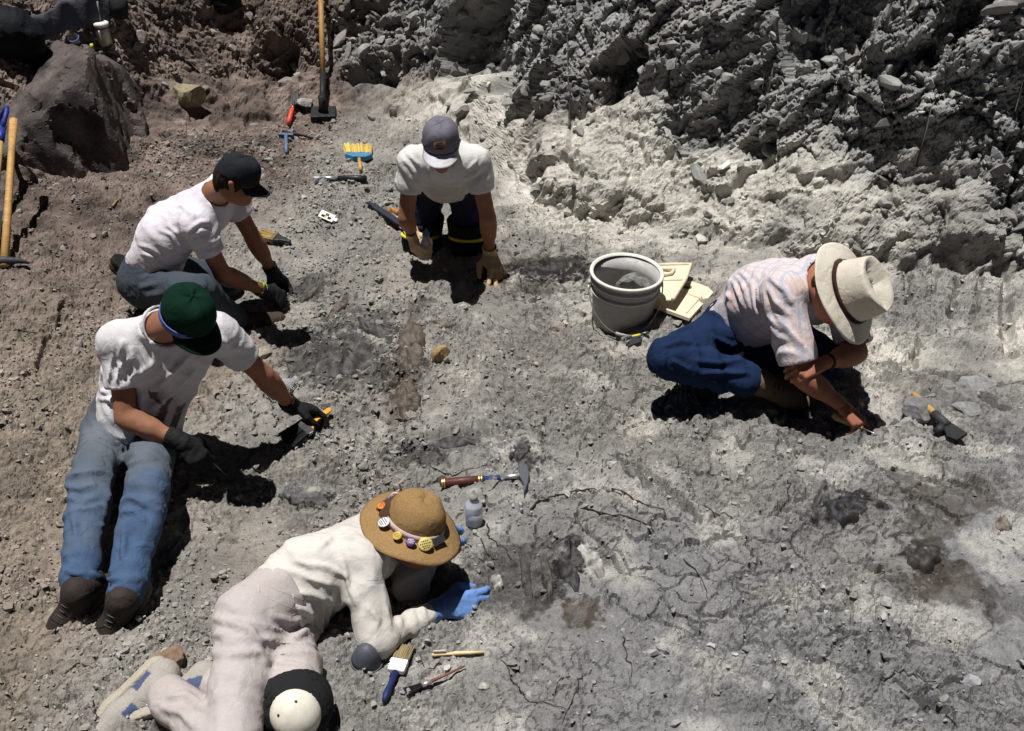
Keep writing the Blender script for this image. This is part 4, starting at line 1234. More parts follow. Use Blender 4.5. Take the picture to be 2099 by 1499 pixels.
def bristle_block(name, x0, x1, w0, w1, t0, t1, parent, col, n=150, seed=1):
    """a bundle of stiff hairs from x0 to x1 as narrow prisms; width and thickness at both ends"""
    rs = np.random.RandomState(seed); V = []; F = []
    for i in range(n):
        a = rs.uniform(-1, 1); b = rs.uniform(-1, 1); e = x1 - rs.uniform(0, .10) * abs(x1 - x0) * np.sign(x1 - x0)
        r = (w0 / n ** .5) * .55
        p0 = np.array((x0, a * w0 / 2, b * t0 / 2)); p1 = np.array((e, a * w1 / 2 + rs.normal(0, .02) * w1, b * t1 / 2 + rs.normal(0, .04) * t1))
        k = len(V)
        for p, rr in ((p0, r), (p1, r * .7)):
            for q in range(3): V.append(p + rr * np.array((0, math.cos(q * 2.094 + i), math.sin(q * 2.094 + i))))
        F += [(k, k + 1, k + 4, k + 3), (k + 1, k + 2, k + 5, k + 4), (k + 2, k, k + 3, k + 5), (k + 3, k + 4, k + 5, k + 5)]
    V = np.array(V); F = np.array(F)
    tri = F[:, 2] == F[:, 3]
    F3 = np.concatenate([F[~tri][:, [0, 1, 2]], F[~tri][:, [0, 2, 3]], F[tri][:, :3]])
    cc = np.tile(np.array(col, float), (len(V), 1)) * np.repeat(rs.uniform(.7, 1.25, n), 6)[:, None]
    return np_solid(name, V, F3, BRISTLE, parent, cc, False)
# ------------------------------------------------------------------ the woman's kneepad, pins, glasses; patch on the grey cap
hc = E_['J']['head'] + E_['M'][2] * .015; HM = E_['M']
def hat_spot(deg, rad, z):
    d = A3(math.cos(R(deg)), math.sin(R(deg)), 0); d = nrm(d - (d @ HM[2]) * HM[2])
    return hc + d * rad + HM[2] * (.03 + z), d
for deg, r, cc, name in ((143, .0165, (.035, .045, .20), 'pin'), (170, .020, (.75, .22, .02), 'pin'), (208, .0215, (.66, .66, .70), 'pin'), (241, .0165, (.62, .44, .06), 'pin'), (265, .0175, (.085, .04, .16), 'pin'), (291, .0255, (.55, .45, .13), 'pin')):
    r = r * .88; p, d = hat_spot(deg, .110, .014)
    n = nrm(d * .55 + HM[2] * .85); x = nrm(np.cross((0, 0, 1), d)); y = np.cross(n, x)
    o = np_ell('pin', p, np.stack([x, y, n]), (r, r, .0045), PLAIN, hatE, cc, 20)
    ink = (.03, .03, .06) if sum(cc) > .9 else (.55, .52, .5)
    for j, (w, k) in enumerate(((.55, .40), (.8, .05), (.6, -.30), (.45, -.58))[: 4 if r > .018 else 3]):
        rs = np.random.RandomState(int(deg) + j); xx = -w * r; q = []
        while xx < w * r:                                           # a line of print too small to read
            l = rs.uniform(.10, .24) * r
            q.append((xx, min(xx + l, w * r))); xx += l + .09 * r
        V = []; F = []
        for a_, b_ in q:
            m = len(V); h_ = .085 * r
            for u_, v_ in ((a_, k * r - h_), (b_, k * r - h_), (b_, k * r + h_), (a_, k * r + h_)):
                zz = .0045 * math.sqrt(max(0, 1 - (u_ / r) ** 2 - (v_ / r) ** 2)) + .0006
                V.append(p + x * u_ + y * v_ + n * zz)
            F.append((m, m + 1, m + 2, m + 3))
        np_solid('print', np.array(V), np.array(F), PLAIN, o, ink, False)
p, d = hat_spot(318, .108, .016)
x = nrm(np.cross((0, 0, 1), d)); n = nrm(d * .6 + HM[2] * .8)
o = prism('card', [(-.024, -.012), (.024, -.012), (.024, .012), (-.024, .012)], 0, .002, CARD, hatE, (.03, .03, .03))
o.matrix_local = Matrix([list(v) + [c] for v, c in zip(np.stack([x, np.cross(n, x), n], 1), p)] + [[0, 0, 0, 1]])
e = prism('card_edge', [(-.026, -.0155), (.026, -.0155), (.026, -.0115), (-.026, -.0115)], .0005, .0028, CARD, hatE, (.7, .68, .64)); e.matrix_local = o.matrix_local
p, d = hat_spot(120, .098, .02)
tube('ribbon_bow', [p, p + d * .012 + A3(-.01, .01, .03), p + d * .02 + A3(.008, .0, .045)], [.005, .004, .002], COTTON, hatE, (.6, .46, .42))
tube('ribbon_bow', [p, p + d * .015 + A3(-.022, -.01, .006), p + d * .02 + A3(-.035, -.02, -.002)], [.005, .004, .002], COTTON, hatE, (.6, .46, .42))
gl = None
for s in (-1, 1):
    r_ = ring('glasses' if gl is None else 'lens_rim', E_['Q'](s * .034, .104, -.002), E_['M'][1], .024, .004, .004, PLAIN, manE if gl is None else gl, (.35, .03, .03), 20)
    gl = gl or r_
tube('bridge', [E_['Q'](-.012, .110, .004), E_['Q'](.012, .110, .004)], .002, PLAIN, gl, (.35, .03, .03))
for s in (-1, 1): tube('temple', [E_['Q'](s * .058, .102, .004), E_['Q'](s * .082, -.005, .012)], .0022, PLAIN, gl, (.35, .03, .03))
bnd = blend([limb(E_['J']['neck'] + A3(-.05, .03, .0), E_['J']['neck'] + A3(.02, .06, -.01), .022, .018), limb(E_['J']['neck'] + A3(-.05, .03, .0), E_['J']['neck'] + A3(-.06, -.03, .03), .02, .014)], .02)
obj_sdf('bandana', bnd, bounds([E_['J']['neck']], .14), .005, COTTON, manE, (.42, .02, .05))
# kneepad
J = E_['J']; kn = J['knL']; kd = nrm(A3(.10, -.80, .55)); ka = nrm(J['hipL'] - kn)
pad = minus(cut(blend([limb(J['hipL'], kn, .108, .091), limb(kn, J['anL'], .091, .084)], .03), [(kn + ka * .045, ka), (kn + nrm(J['anL'] - kn) * .16, nrm(J['anL'] - kn))], .006), blend([limb(J['hipL'], kn, .103, .080), limb(kn, J['anL'], .080, .070)], .03), .004)
pad_o = obj_sdf('knee_pad', pad, bounds([kn], .27), .008, COTTON, manE, (.018, .018, .02))
ky = nrm(np.cross(kd, ka)); kx = np.cross(ky, kd); kc = kn + kd * .086
cup = minus(ball(kc - kd * .03, np.stack([kx, ky, kd]), (.072, .070, .064)), ball(kc - kd * .045, np.stack([kx, ky, kd]), (.066, .064, .059)), .002)
cup = cut(cup, [(kc - kd * .028, -kd)], .003)
cup_o = obj_sdf('knee_cup', cup, bounds([kc], .09), .0045, PLAIN, pad_o, (.66, .63, .54))
for a_, b_ in ((.030, .030), (-.012, .046), (.040, -.026), (-.040, .010)):
    q = kc + kx * a_ + ky * b_; hgt = .0645 * math.sqrt(max(0, 1 - (a_ / .072) ** 2 - (b_ / .070) ** 2)) - .030
    np_ell('rivet', q + kd * hgt, np.stack([kx, ky, kd]), (.0055, .004, .002), METAL, cup_o, (.16, .13, .06), 8)
tube('strap', [kn + ka * .06 + A3(-.05, .02, .06), kn + ka * .055 + A3(-.085, .02, .01), kn + ka * .05 + A3(-.08, .03, -.04)], .007, COTTON, pad_o, (.62, .60, .56))
tube('zip', [E_['mh'] + E_['Fw'] * .128 + E_['U'] * .09 - E_['sv'] * .01, E_['mh'] + E_['Fw'] * .135 + E_['U'] * .03 - E_['sv'] * .012, E_['mh'] + E_['Fw'] * .12 - E_['U'] * .03], .004, METAL, manE, (.5, .40, .15))
# blue heel panel and sock of the upper shoe
an, toe = J['anR'], J['toeR']; dd = nrm(toe - an)
tube('sock', [an - nrm(an - J['knR']) * .035, an + nrm(an - J['knR']) * .02], [.046, .044], COTTON, manE, (.62, .66, .74), 16)
# patch on the grey cap
Qa, Ma = A['Q'], A['M']
V = []; nn = 9
for j in range(nn):
    for i in range(nn):
        s = (i / (nn - 1) - .5); t = (j / (nn - 1) - .5)
        a = math.pi / 2 + s * .72; zz = .080 + t * .050
        q = (1 - min(1, ((zz - .022) / .125)) ** 2.2) ** .42
        V.append(Qa(.0945 * math.cos(a) * q, .114 * math.sin(a) * q, zz))
np_solid('patch', np.array(V), gridF(nn, nn), COTTON, capA, (.27, .135, .055))
for z_, w_ in ((.093, .028), (.081, .034), (.069, .030)):
    V = []
    for i in range(9):
        for dz in (-.0035, .0035):
            s = (i / 8 - .5) * w_ / .047; a = math.pi / 2 + s * .72; zz = z_ + dz; q = (1 - min(1, ((zz - .022) / .125)) ** 2.2) ** .42
            V.append(Qa(.0965 * math.cos(a) * q, .116 * math.sin(a) * q, zz))
    np_solid('stitched_line', np.array(V), np.array([(2 * i, 2 * i + 2, 2 * i + 3, 2 * i + 1) for i in range(8)]), COTTON, capA, (.05, .05, .09))
for s in 'RL':
    k_ = A['J']['kn' + s]
    kp = minus(cut(blend([limb(A['J']['hip' + s], k_, .115, .100), limb(k_, A['J']['an' + s], .102, .09)], .02), [(k_ + A3(0, 0, .13), (0, 0, 1)), (k_ + A3(0, .12, 0), (0, 1, 0))], .004), limb(A['J']['hip' + s], k_, .105, .080), .003)
    ko = obj_sdf('knee_pad', kp, bounds([k_], .2), .008, COTTON, manA, (.016, .018, .028))
    V = []
    for i in range(13):
        t = math.pi * (.02 + .96 * i / 12)
        V.append(k_ + A3(math.cos(t) * .100, -math.sin(t) * .100 - .004, .045 + .02 * math.sin(t)))
    tube('trim', V, .008, PLAIN, ko, (.75, .62, .02))

# ------------------------------------------------------------------ creases and seams laid on the garments along their course in the cloth
def ray_to(px, py):
    u = (px - 1049.5) / 2127.; v = (py - 749.5) / 2127.; c, s = math.cos(R(36)), math.sin(R(36))
    return Vector((u, c - v * s, -s - v * c)).normalized()
def part_of(root, name):
    return next(o for o in root.children if o.name.split('.')[0] == name)
def on_cloth(o, pts, step=.012):
    me = o.data; n = len(me.vertices)
    co = np.empty(n * 3, np.float32); me.vertices.foreach_get('co', co); co = co.reshape(-1, 3)
    if 'bvh' not in CACHE.setdefault(o.name, {}): CACHE[o.name]['bvh'] = BVHTree.FromPolygons(co.tolist(), [tuple(p.vertices) for p in me.polygons])
    b = CACHE[o.name]['bvh']; out = []
    for (x0, y0), (x1, y1) in zip(pts[:-1], pts[1:]):
        m = max(2, int(math.hypot(x1 - x0, y1 - y0) / 7))
        for t in np.linspace(0, 1, m, endpoint=False):
            h = b.ray_cast(Vector((0, 0, 2.6)), ray_to(x0 + (x1 - x0) * t, y0 + (y1 - y0) * t))
            if h[0] is not None: out.append((np.array(h[0]), np.array(h[1])))
    return co, out
CACHE = {}
def creases(o, lines, w=.012, h=.009):
    me = o.data; tot = None
    nn = np.empty(len(me.vertices) * 3, np.float32); me.vertices.foreach_get('normal', nn); nn = nn.reshape(-1, 3)
    for k, L in enumerate(lines):
        co, q = on_cloth(o, L)
        if tot is None: tot = np.zeros(len(co))
        if len(q) < 3: continue
        P_ = np.array([a for a, _ in q]); m = len(P_)
        near = np.where((co > P_.min(0) - .06).all(1) & (co < P_.max(0) + .06).all(1))[0]
        d = np.full(len(near), 9.); tt = np.zeros(len(near))
        for i in range(m - 1):
            a, ab = P_[i], P_[i + 1] - P_[i]
            if ab @ ab > .0036: continue
            t = np.clip(((co[near] - a) @ ab) / (ab @ ab + 1e-9), 0, 1); e = np.linalg.norm(co[near] - a - t[:, None] * ab, axis=1)
            g = e < d; d = np.where(g, e, d); tt = np.where(g, (i + t) / (m - 1), tt)
        amp = h * np.sin(np.pi * np.clip(tt * .9 + .05, 0, 1)) ** .6
        tot[near] += amp * (1.25 * np.exp(-(d / w) ** 2) - .75 * np.exp(-(d / (2.1 * w)) ** 2))
    v = co + nn * np.clip(tot, -.012, .016)[:, None]
    me.vertices.foreach_set('co', np.ascontiguousarray(v, np.float32).ravel()); me.update(); CACHE.pop(o.name, None)
def seam(o, pts, r, col, name='seam'):
    co, q = on_cloth(o, pts)
    run = []
    for i, (a, n_) in enumerate(q):
        run.append(a - n_ * r * .35)
        if i == len(q) - 1 or np.linalg.norm(q[i + 1][0] - a) > .035:   # the seam ends where the cloth turns out of reach
            if len(run) > 3: tube(name, run, r, COTTON, o, col, 5)
            run = []
sE, tE = part_of(manE, 'shirt'), part_of(manE, 'trousers')
creases(sE, [[(548, 1176), (600, 1212), (668, 1228), (704, 1244)], [(556, 1200), (608, 1244), (660, 1268), (692, 1276)], [(580, 1164), (640, 1188), (700, 1204)], [(604, 1150), (670, 1162), (715, 1185)], [(648, 1128), (680, 1100), (732, 1100), (770, 1124)],
             [(756, 1244), (776, 1272), (768, 1300)], [(792, 1248), (804, 1292)], [(816, 1248), (824, 1288)], [(840, 1244), (856, 1280)], [(864, 1240), (874, 1268)], [(700, 1150), (715, 1200), (735, 1250)]], .011, .011)
creases(tE, [[(424, 1264), (480, 1276), (528, 1300)], [(412, 1336), (480, 1342), (530, 1335)], [(540, 1308), (600, 1312), (644, 1276)], [(504, 1276), (532, 1312), (540, 1336)], [(544, 1356), (600, 1360), (644, 1372)], [(430, 1300), (470, 1300)], [(345, 1430), (380, 1420), (420, 1450)], [(330, 1450), (370, 1460), (400, 1490)], [(560, 1262), (600, 1276), (640, 1262)]], .013, .017)
seam(tE, [(505, 1178), (545, 1200), (600, 1222), (660, 1245)], .0013, (.47, .43, .41)); seam(tE, [(498, 1200), (540, 1222), (596, 1246), (650, 1268)], .0012, (.47, .43, .41))
seam(tE, [(545, 1215), (560, 1250), (600, 1262), (628, 1240)], .0014, (.46, .42, .40), 'pocket_seam'); seam(tE, [(600, 1218), (606, 1252)], .003, (.50, .455, .44), 'belt_loop'); seam(tE, [(528, 1192), (534, 1222)], .003, (.50, .455, .44), 'belt_loop')
sC, tC = part_of(manC, 'shirt'), part_of(manC, 'trousers')
creases(sC, [[(268, 716), (278, 758), (268, 794)], [(289, 716), (304, 752), (284, 778)], [(237, 732), (258, 778)], [(393, 726), (330, 789), (284, 820)], [(185, 815), (226, 820), (260, 840)], [(190, 800), (228, 806)], [(400, 760), (350, 810), (300, 845)], [(310, 700), (318, 740), (300, 770)], [(455, 690), (470, 715)], [(250, 700), (244, 745)]], .011, .015)
creases(tC, [[(133, 997), (164, 1002), (200, 992)], [(138, 1018), (174, 1028), (200, 1018)], [(242, 960), (284, 945), (325, 940)], [(237, 1028), (268, 1018), (304, 1038)], [(242, 1050), (278, 1048), (299, 1075)], [(190, 1174), (216, 1190), (250, 1180)], [(128, 1165), (160, 1178), (180, 1172)], [(135, 1195), (165, 1200)], [(200, 1205), (240, 1212)], [(150, 1060), (158, 1110)], [(255, 1090), (250, 1150)], [(205, 890), (235, 910), (262, 905)], [(240, 920), (300, 905)]], .012, .017)
seam(tC, [(122, 1205), (150, 1212), (185, 1208)], .0022, (.10, .14, .22), 'hem'); seam(tC, [(192, 1222), (225, 1234), (262, 1232)], .0022, (.10, .14, .22), 'hem'); seam(tC, [(235, 985), (225, 1080), (205, 1200)], .0018, (.10, .14, .21)); seam(tC, [(128, 1000), (125, 1090), (130, 1190)], .0018, (.10, .14, .21))
sD, tD = part_of(manD, 'shirt'), part_of(manD, 'trousers')
creases(sD, [[(1492, 556), (1518, 575), (1524, 600)], [(1505, 546), (1530, 572), (1535, 590)], [(1578, 569), (1607, 594), (1626, 626)], [(1572, 590), (1588, 618), (1620, 650)], [(1566, 600), (1572, 645), (1598, 682)], [(1575, 665), (1594, 690), (1620, 700)], [(1540, 575), (1546, 626), (1560, 665)], [(1500, 575), (1520, 620), (1540, 650)], [(1480, 590), (1500, 620)], [(1560, 520), (1600, 530), (1640, 525)]], .011, .015)
creases(tD, [[(1364, 690), (1406, 672), (1444, 660)], [(1358, 710), (1396, 700), (1438, 705)], [(1428, 740), (1476, 745), (1530, 735)], [(1440, 765), (1490, 765), (1540, 765)], [(1460, 690), (1500, 710), (1530, 700)], [(1380, 740), (1420, 765)], [(1420, 640), (1460, 640), (1490, 660)]], .012, .018)
sB, tB = part_of(manB, 'shirt'), part_of(manB, 'trousers')
creases(sB, [[(283, 502), (309, 510), (345, 535)], [(326, 472), (352, 482), (372, 518)], [(342, 462), (372, 488)], [(385, 477), (408, 456), (435, 455)], [(390, 485), (413, 474), (438, 474)], [(290, 520), (330, 532)], [(370, 420), (395, 440), (398, 470)]], .011, .010)
creases(tB, [[(290, 570), (340, 555), (390, 552)], [(285, 590), (330, 580)], [(420, 580), (440, 610)], [(300, 610), (340, 600)]], .012, .010)
sA = part_of(manA, 'shirt')
creases(sA, [[(825, 325), (841, 341), (855, 363)], [(836, 317), (858, 339), (866, 352)], [(959, 352), (975, 332), (982, 312)], [(967, 363), (990, 345)], [(880, 345), (884, 375)], [(930, 345), (928, 378)], [(860, 375), (905, 385), (950, 375)]], .011, .010)

for o_, L in zip([c for c in manC.children if c.name.startswith('shoe')], ([(92, 1262), (125, 1280), (160, 1272)], [(165, 1275), (205, 1288), (240, 1272)])): seam(o_, L, .003, (.02, .018, .017), 'toe_seam')
# ------------------------------------------------------------------ the things lying about
def reach(px, py, o, L, far=True):
    """the point seen at a pixel that lies L away from o"""
    u = (px - 1049.5) / 2127.; v = (py - 749.5) / 2127.; c, s = math.cos(R(36)), math.sin(R(36))
    d = nrm((u, c - v * s, -s - v * c)); e = A3(0, 0, 2.6)
    b = d @ (o - e); k = b * b - (o - e) @ (o - e) + L * L
    t = b + (1 if far else -1) * math.sqrt(max(0, k))
    return e + d * t

# white pail with a stone in it
p = at(1274, 652)
pail = set_down('pail', p, (1, 0, 0), (0.035, .0, 1), -.012, 'grey-white plastic pail with a thick rim, a grey stone inside', 'pail')
prof = [(.002, 0), (.128, 0), (.136, .006), (.146, .168), (.1505, .215), (.153, .247), (.150, .255), (.147, .17), (.134, .012), (.125, .008), (.002, .008)]
lathe('pail_wall', prof, PLAIN, pail, (.36, .352, .345), 64)
lathe('lower_band', [(.146, .168), (.156, .171), (.159, .176), (.153, .181), (.1475, .181)], PLAIN, pail, (.60, .585, .54), 64)
lathe('middle_band', [(.151, .214), (.160, .217), (.162, .222), (.153, .226)], PLAIN, pail, (.56, .55, .51), 64)
lathe('rim', [(.1525, .246), (.163, .249), (.167, .256), (.164, .263), (.154, .263), (.149, .255)], PLAIN, pail, (.66, .64, .58), 64)
for s in (-1, 1): lathe('handle_ear', [(.0, s * .150), (.012, s * .152), (.012, s * .168), (.0, s * .170)], PLAIN, pail, (.40, .39, .38), 14, 'x').location = (0, 0, .20)
hp_ = [( .168 * math.cos(t), -.175 * math.sin(t) , .200 - .165 * math.sin(t)) for t in np.linspace(0, math.pi, 25)]
tube('wire_handle', hp_, .0028, METAL, pail, (.35, .35, .35))
tube('wire_grip', hp_[10:15], .008, PLAIN, pail, (.33, .32, .31))

def stone_obj(name, c, size, seed, col, frame_=None, flat=.6, detail=2, mat=None, parent=None):
    """one angular stone: a ball cut by random planes, roughened"""
    rs = np.random.RandomState(seed)
    V, F = IV.copy(), IF.copy()
    for _ in range(detail):
        E = {}; nf = []; V = list(V)
        def mid(a, b):
            k = (min(a, b), max(a, b))
            if k not in E: m = (np.asarray(V[a]) + V[b]); E[k] = len(V); V.append(m / np.linalg.norm(m))
            return E[k]
        for a, b, c_ in F:
            x, y, z = mid(a, b), mid(b, c_), mid(c_, a); nf += [(a, x, z), (b, y, x), (c_, z, y), (x, y, z)]
        F = np.array(nf); V = np.array(V)
    for k in range(9):
        d = rs.normal(size=3); d /= np.linalg.norm(d); lim = rs.uniform(.5, .8)
        V = V - np.clip(V @ d - lim, 0, None)[:, None] * d
    V = V * (1 + .05 * fbm((V[:, 0] * 3 + seed).astype(np.float32), (V[:, 1] * 3 + V[:, 2] * 2).astype(np.float32), seed % 40, 3))[:, None]
    V = V * np.array(size) if np.ndim(size) else V * size * np.array([1, .8, flat])
    M = frame_ if frame_ is not None else np.eye(3)
    o = np_mesh(name, np.zeros((0, 3)) if False else (V @ M), F, mat or STONE, parent, False, np.tile(np.array(col, float), (len(V), 1)) * (1 + .12 * rs.normal(size=(len(V), 1))))
    o.location = c
    return o

rk = stone_obj('stone', p + A3(.055, .055, .12), (.085, .055, .11), 5, (.17, .17, .16), frame(nrm((.3, -.4, .8)), (0, 1, 0)))
setp(rk, 'grey broken stone standing inside the pail', 'stone')

# two cream plastic pieces beside the pail
CREAM = (.66, .585, .44)
o, L = lay('plastic_bracket', 1328, 640, 1384, 566, .05, 'cream plastic bracket with a raised hook, propped against the pail', 'bracket', (-.40, -.30, 1))
W = L * .27
prism('plate', [(0, -W * 1.1), (L * .55, -W * 1.02), (L, -W * .8), (L, W * .8), (L * .55, W), (0, W * 1.2)], 0, .012, PLAIN, o, CREAM, .005)
tube('lip', [(0, -W * 1.06, .012), (L * .55, -W * .98, .014), (L * .97, -W * .76, .014), (L * .98, 0, .015), (L * .97, W * .76, .014)], .009, PLAIN, o, CREAM, 10)
tube('crossbar', [(L * .52, -W * .95, .014), (L * .52, W * .9, .014)], .008, PLAIN, o, CREAM, 10)
tube('hook', [(L * .55, W * .75, .014), (L * .72, W * .7, .022), (L * .80, W * .2, .026), (L * .76, -W * .3, .026), (L * .66, -W * .30, .024), (L * .62, W * .1, .02)], .009, PLAIN, o, CREAM, 10)
o, L = lay('plastic_bracket', 1368, 648, 1424, 590, .012, 'flat cream plastic bracket with a round notch beside the blue knee', 'bracket', (0, -.2, 1))
W = L * .26
notch = [(L * .80 + L * .10 * math.cos(t), W * .45 + W * .5 * math.sin(t)) for t in np.linspace(2.2, 7.2, 14)]
prism('plate', [(0, -W), (L * .9, -W), (L, -W * .6), (L, W * .2)] + [(x, y) for x, y in notch[::-1] if y < W * .86] + [(L * .70, W), (0, W)], 0, .016, PLAIN, o, CREAM, .003)
tube('rib', [(L * .08, -W * .7, .017), (L * .58, -W * .7, .017)], .004, PLAIN, o, CREAM, 8)
tube('edge', [(L * .60, -W * .95, .016), (L * .60, W * .95, .016)], .004, PLAIN, o, (.60, .46, .26), 8)

# small trowel blade and pen at the foot of the pail
o, L = lay('trowel', 1318, 690, 1286, 716, .012, 'black pointed trowel lying at the foot of the pail', 'trowel')
prism('blade', [(L * .25, -.018), (L * .45, -.026), (L * 1.0, 0), (L * .45, .026), (L * .25, .018)], 0, .003, IRON, o, (.03, .03, .035))
tube('tang', [(-.01, 0, .006), (L * .3, 0, .003)], .004, IRON, o, (.04, .04, .04))
o, L = lay('pen', 1284, 698, 1330, 688, .014, 'pen with a yellow label lying at the foot of the pail', 'pen')
tube('barrel', [(0, 0, 0), (L, 0, 0)], .006, PLAIN, o, (.05, .06, .09)); tube('paper_label', [(L * .25, 0, 0), (L * .62, 0, 0)], .0066, CARD, o, (.62, .52, .06)); tube('clip', [(L * .7, 0, .007), (L * .97, 0, .008)], .0018, METAL, o, (.6, .6, .6))

# upright tamper standing by the bank
b0 = at(664, 240)
tp_ = reach(656, -60, b0, 1.15, True)
if 'DBG' in globals(): print('TIP', b0, tp_, drop(tp_[0], tp_[1])[0])
o = set_down('tamper', b0, (1, .1, 0), (.02, -.1, 1), .0, 'long-handled black iron tamper standing upright by the bank', 'tamper')
prism('foot_plate', [(-.085, -.075), (.085, -.075), (.085, .075), (-.085, .075)], .0, .045, IRON, o, (.018, .018, .02), .006)
loc = (Matrix(o.matrix_world).inverted() @ Vector(tp_))
d_ = nrm(loc)
lathe('socket', [(.0, .045), (.036, .045), (.028, .075), (.024, .16), (.0, .16)], IRON, o, (.018, .018, .02), 20)
tube('collar', [np.array((0, 0, .09)), d_ * .34], [.022, .021], IRON, o, (.02, .02, .022), 16)
tube('handle', [d_ * .335, d_ * .7, d_ * 1.15], [.0185, .019, .019], WOOD, o, (.42, .23, .085), 16)

# red handled knife, blue hammer, grey stone by the tamper
o, L = lay('trowel', 590, 258, 607, 196, .016, 'trowel with a red handle lying left of the tamper', 'trowel')
tube('handle', [(0, 0, 0), (L * .12, 0, .003), (L * .35, 0, .003), (L * .52, 0, .001)], [.012, .017, .016, .012], PLAIN, o, (.62, .065, .03), 14)
tube('ferrule', [(L * .52, 0, .001), (L * .6, 0, .002)], [.012, .007], METAL, o, (.45, .3, .15))
prism('blade', [(L * .66, -.012), (L * .8, -.030), (L * 1.15, 0), (L * .8, .030), (L * .66, .012)], -.004, -.001, IRON, o, (.06, .06, .065)); tube('tang', [(L * .58, 0, .002), (L * .75, 0, .0)], .005, IRON, o, (.06, .06, .06))
setp(stone_obj('stone', at(628, 216) + A3(0, 0, .02), .075, 12, (.30, .29, .27), None, .5), 'pale grey stone between the red trowel and the tamper', 'stone')
o, L = lay('chisel', 587, 318, 586, 282, .015, 'blue steel T-shaped chisel lying on the rubble', 'chisel')
tube('shank', [(0, 0, 0), (L, 0, .004)], [.012, .013], PLAIN, o, (.10, .15, .24), 6); bx('crosspiece', (L - .012, -.048, -.010), (L + .014, .048, .014), PLAIN, o, (.085, .13, .21), .003)
o, L = lay('iron_bar', 578, 273, 632, 285, .014, 'short dark iron bar lying above the blue chisel', 'bar')
tube('bar', [(0, 0, 0), (L * .5, 0, .001), (L, 0, 0)], [.010, .011, .008], IRON, o, (.035, .033, .032), 8); bx('bar_end', (L - .004, -.014, -.010), (L + .03, .014, .012), IRON, o, (.12, .12, .125), .002)

# whisk brush
o, L = lay('whisk_brush', 739, 357, 733, 308, .026, 'whisk brush with yellow bristles, blue block and short wooden handle', 'brush')
tube('handle', [(0, 0, 0), (L * .2, 0, .002), (L * .5, 0, 0)], [.011, .013, .010], WOOD, o, (.50, .30, .10), 12)
prism('block', [(L * .46, -.040), (L * .56, -.082), (L * .63, -.084), (L * .63, .084), (L * .56, .082), (L * .46, .040)], -.016, .016, PLAIN, o, (.06, .21, .36), .004)
bristle_block('bristles', L * .63, L * 1.0, .160, .185, .030, .045, o, (.70, .52, .16), 260, 3)

# geologist's hammer behind
o, L = lay('hammer', 752, 374, 650, 371, .022, 'hammer with a black grip and chrome head on the rubble patch', 'hammer')
tube('grip', [(0, 0, 0), (L * .2, 0, .001), (L * .58, 0, 0)], [.018, .020, .014], PLAIN, o, (.015, .015, .016), 14); tube('shaft', [(L * .58, 0, 0), (L * .95, 0, 0)], .009, METAL, o, (.7, .72, .75), 10)
bx('hammer_head', (L * .92, -.028, -.014), (L * 1.06, .030, .014), METAL, o, (.62, .64, .68), .003); prism('pick', [(L * .94, .030), (L * 1.04, .030), (L * 1.0, .085)], -.011, .011, METAL, o, (.5, .52, .55))

# scale card
o, L = lay('scale_card', 655, 440, 690, 455, .012, 'small white scale card with black squares and an arrow tab', 'card', (0, -.25, 1))
prism('card', [(0, -.028), (L * .82, -.028), (L * .82, -.012), (L, -.012), (L, .012), (L * .82, .012), (L * .82, .028), (0, .028)], 0, .002, CARD, o, (.72, .72, .70), .0003)
for i in range(3):
    for j in range(2):
        if (i + j) % 2 == 0: prism('black_square', [(L * (.14 + .18 * i), -.018 + .018 * j), (L * (.32 + .18 * i), -.018 + .018 * j), (L * (.32 + .18 * i), .018 * j), (L * (.14 + .18 * i), .018 * j)], .0022, .0028, CARD, o, (.02, .02, .02), 0)
prism('yellow_square', [(L * .32, -.018), (L * .42, -.018), (L * .42, 0), (L * .32, 0)], .0022, .0028, CARD, o, (.6, .42, .05), 0)

# tan brush behind the profile man
o, L = lay('block_brush', 590, 503, 533, 488, .026, 'wide brush with tan bristles and dark handle, right of the profile man', 'brush')
prism('handle', [(0, -.012), (L * .2, -.018), (L * .42, -.036), (L * .42, .036), (L * .2, .018), (0, .012)], -.010, .010, PLAIN, o, (.025, .026, .024), .004)
bx('ferrule', (L * .42, -.040, -.014), (L * .55, .040, .014), IRON, o, (.16, .13, .075), .002)
bristle_block('bristles', L * .55, L * 1.02, .074, .092, .024, .030, o, (.50, .36, .14), 170, 4)
np_ell('handle_end', (-.006, 0, 0), np.eye(3), (.014, .014, .012), PLAIN, o, (.03, .05, .09))

# pry bar and orange stone by the kneeling man, bottle in his glove
o, L = lay('pry_bar', 843, 482, 762, 428, .02, 'flat black pry bar lying left of the kneeling man', 'bar')
prism('bar', [(0, -.020), (L * .9, -.020), (L * 1.02, -.008), (L * 1.02, .008), (L * .9, .020), (0, .020)], 0, .014, IRON, o, (.03, .035, .05), .003)
prism('bevelled_end', [(L * 1.021, -.007), (L * 1.1, -.018), (L * 1.1, .018), (L * 1.021, .007)], .002, .010, IRON, o, (.03, .035, .05))
setp(stone_obj('stone', at(806, 438) + A3(0, 0, .015), .045, 31, (.36, .19, .07)), 'small orange stone beside the black pry bar', 'stone')

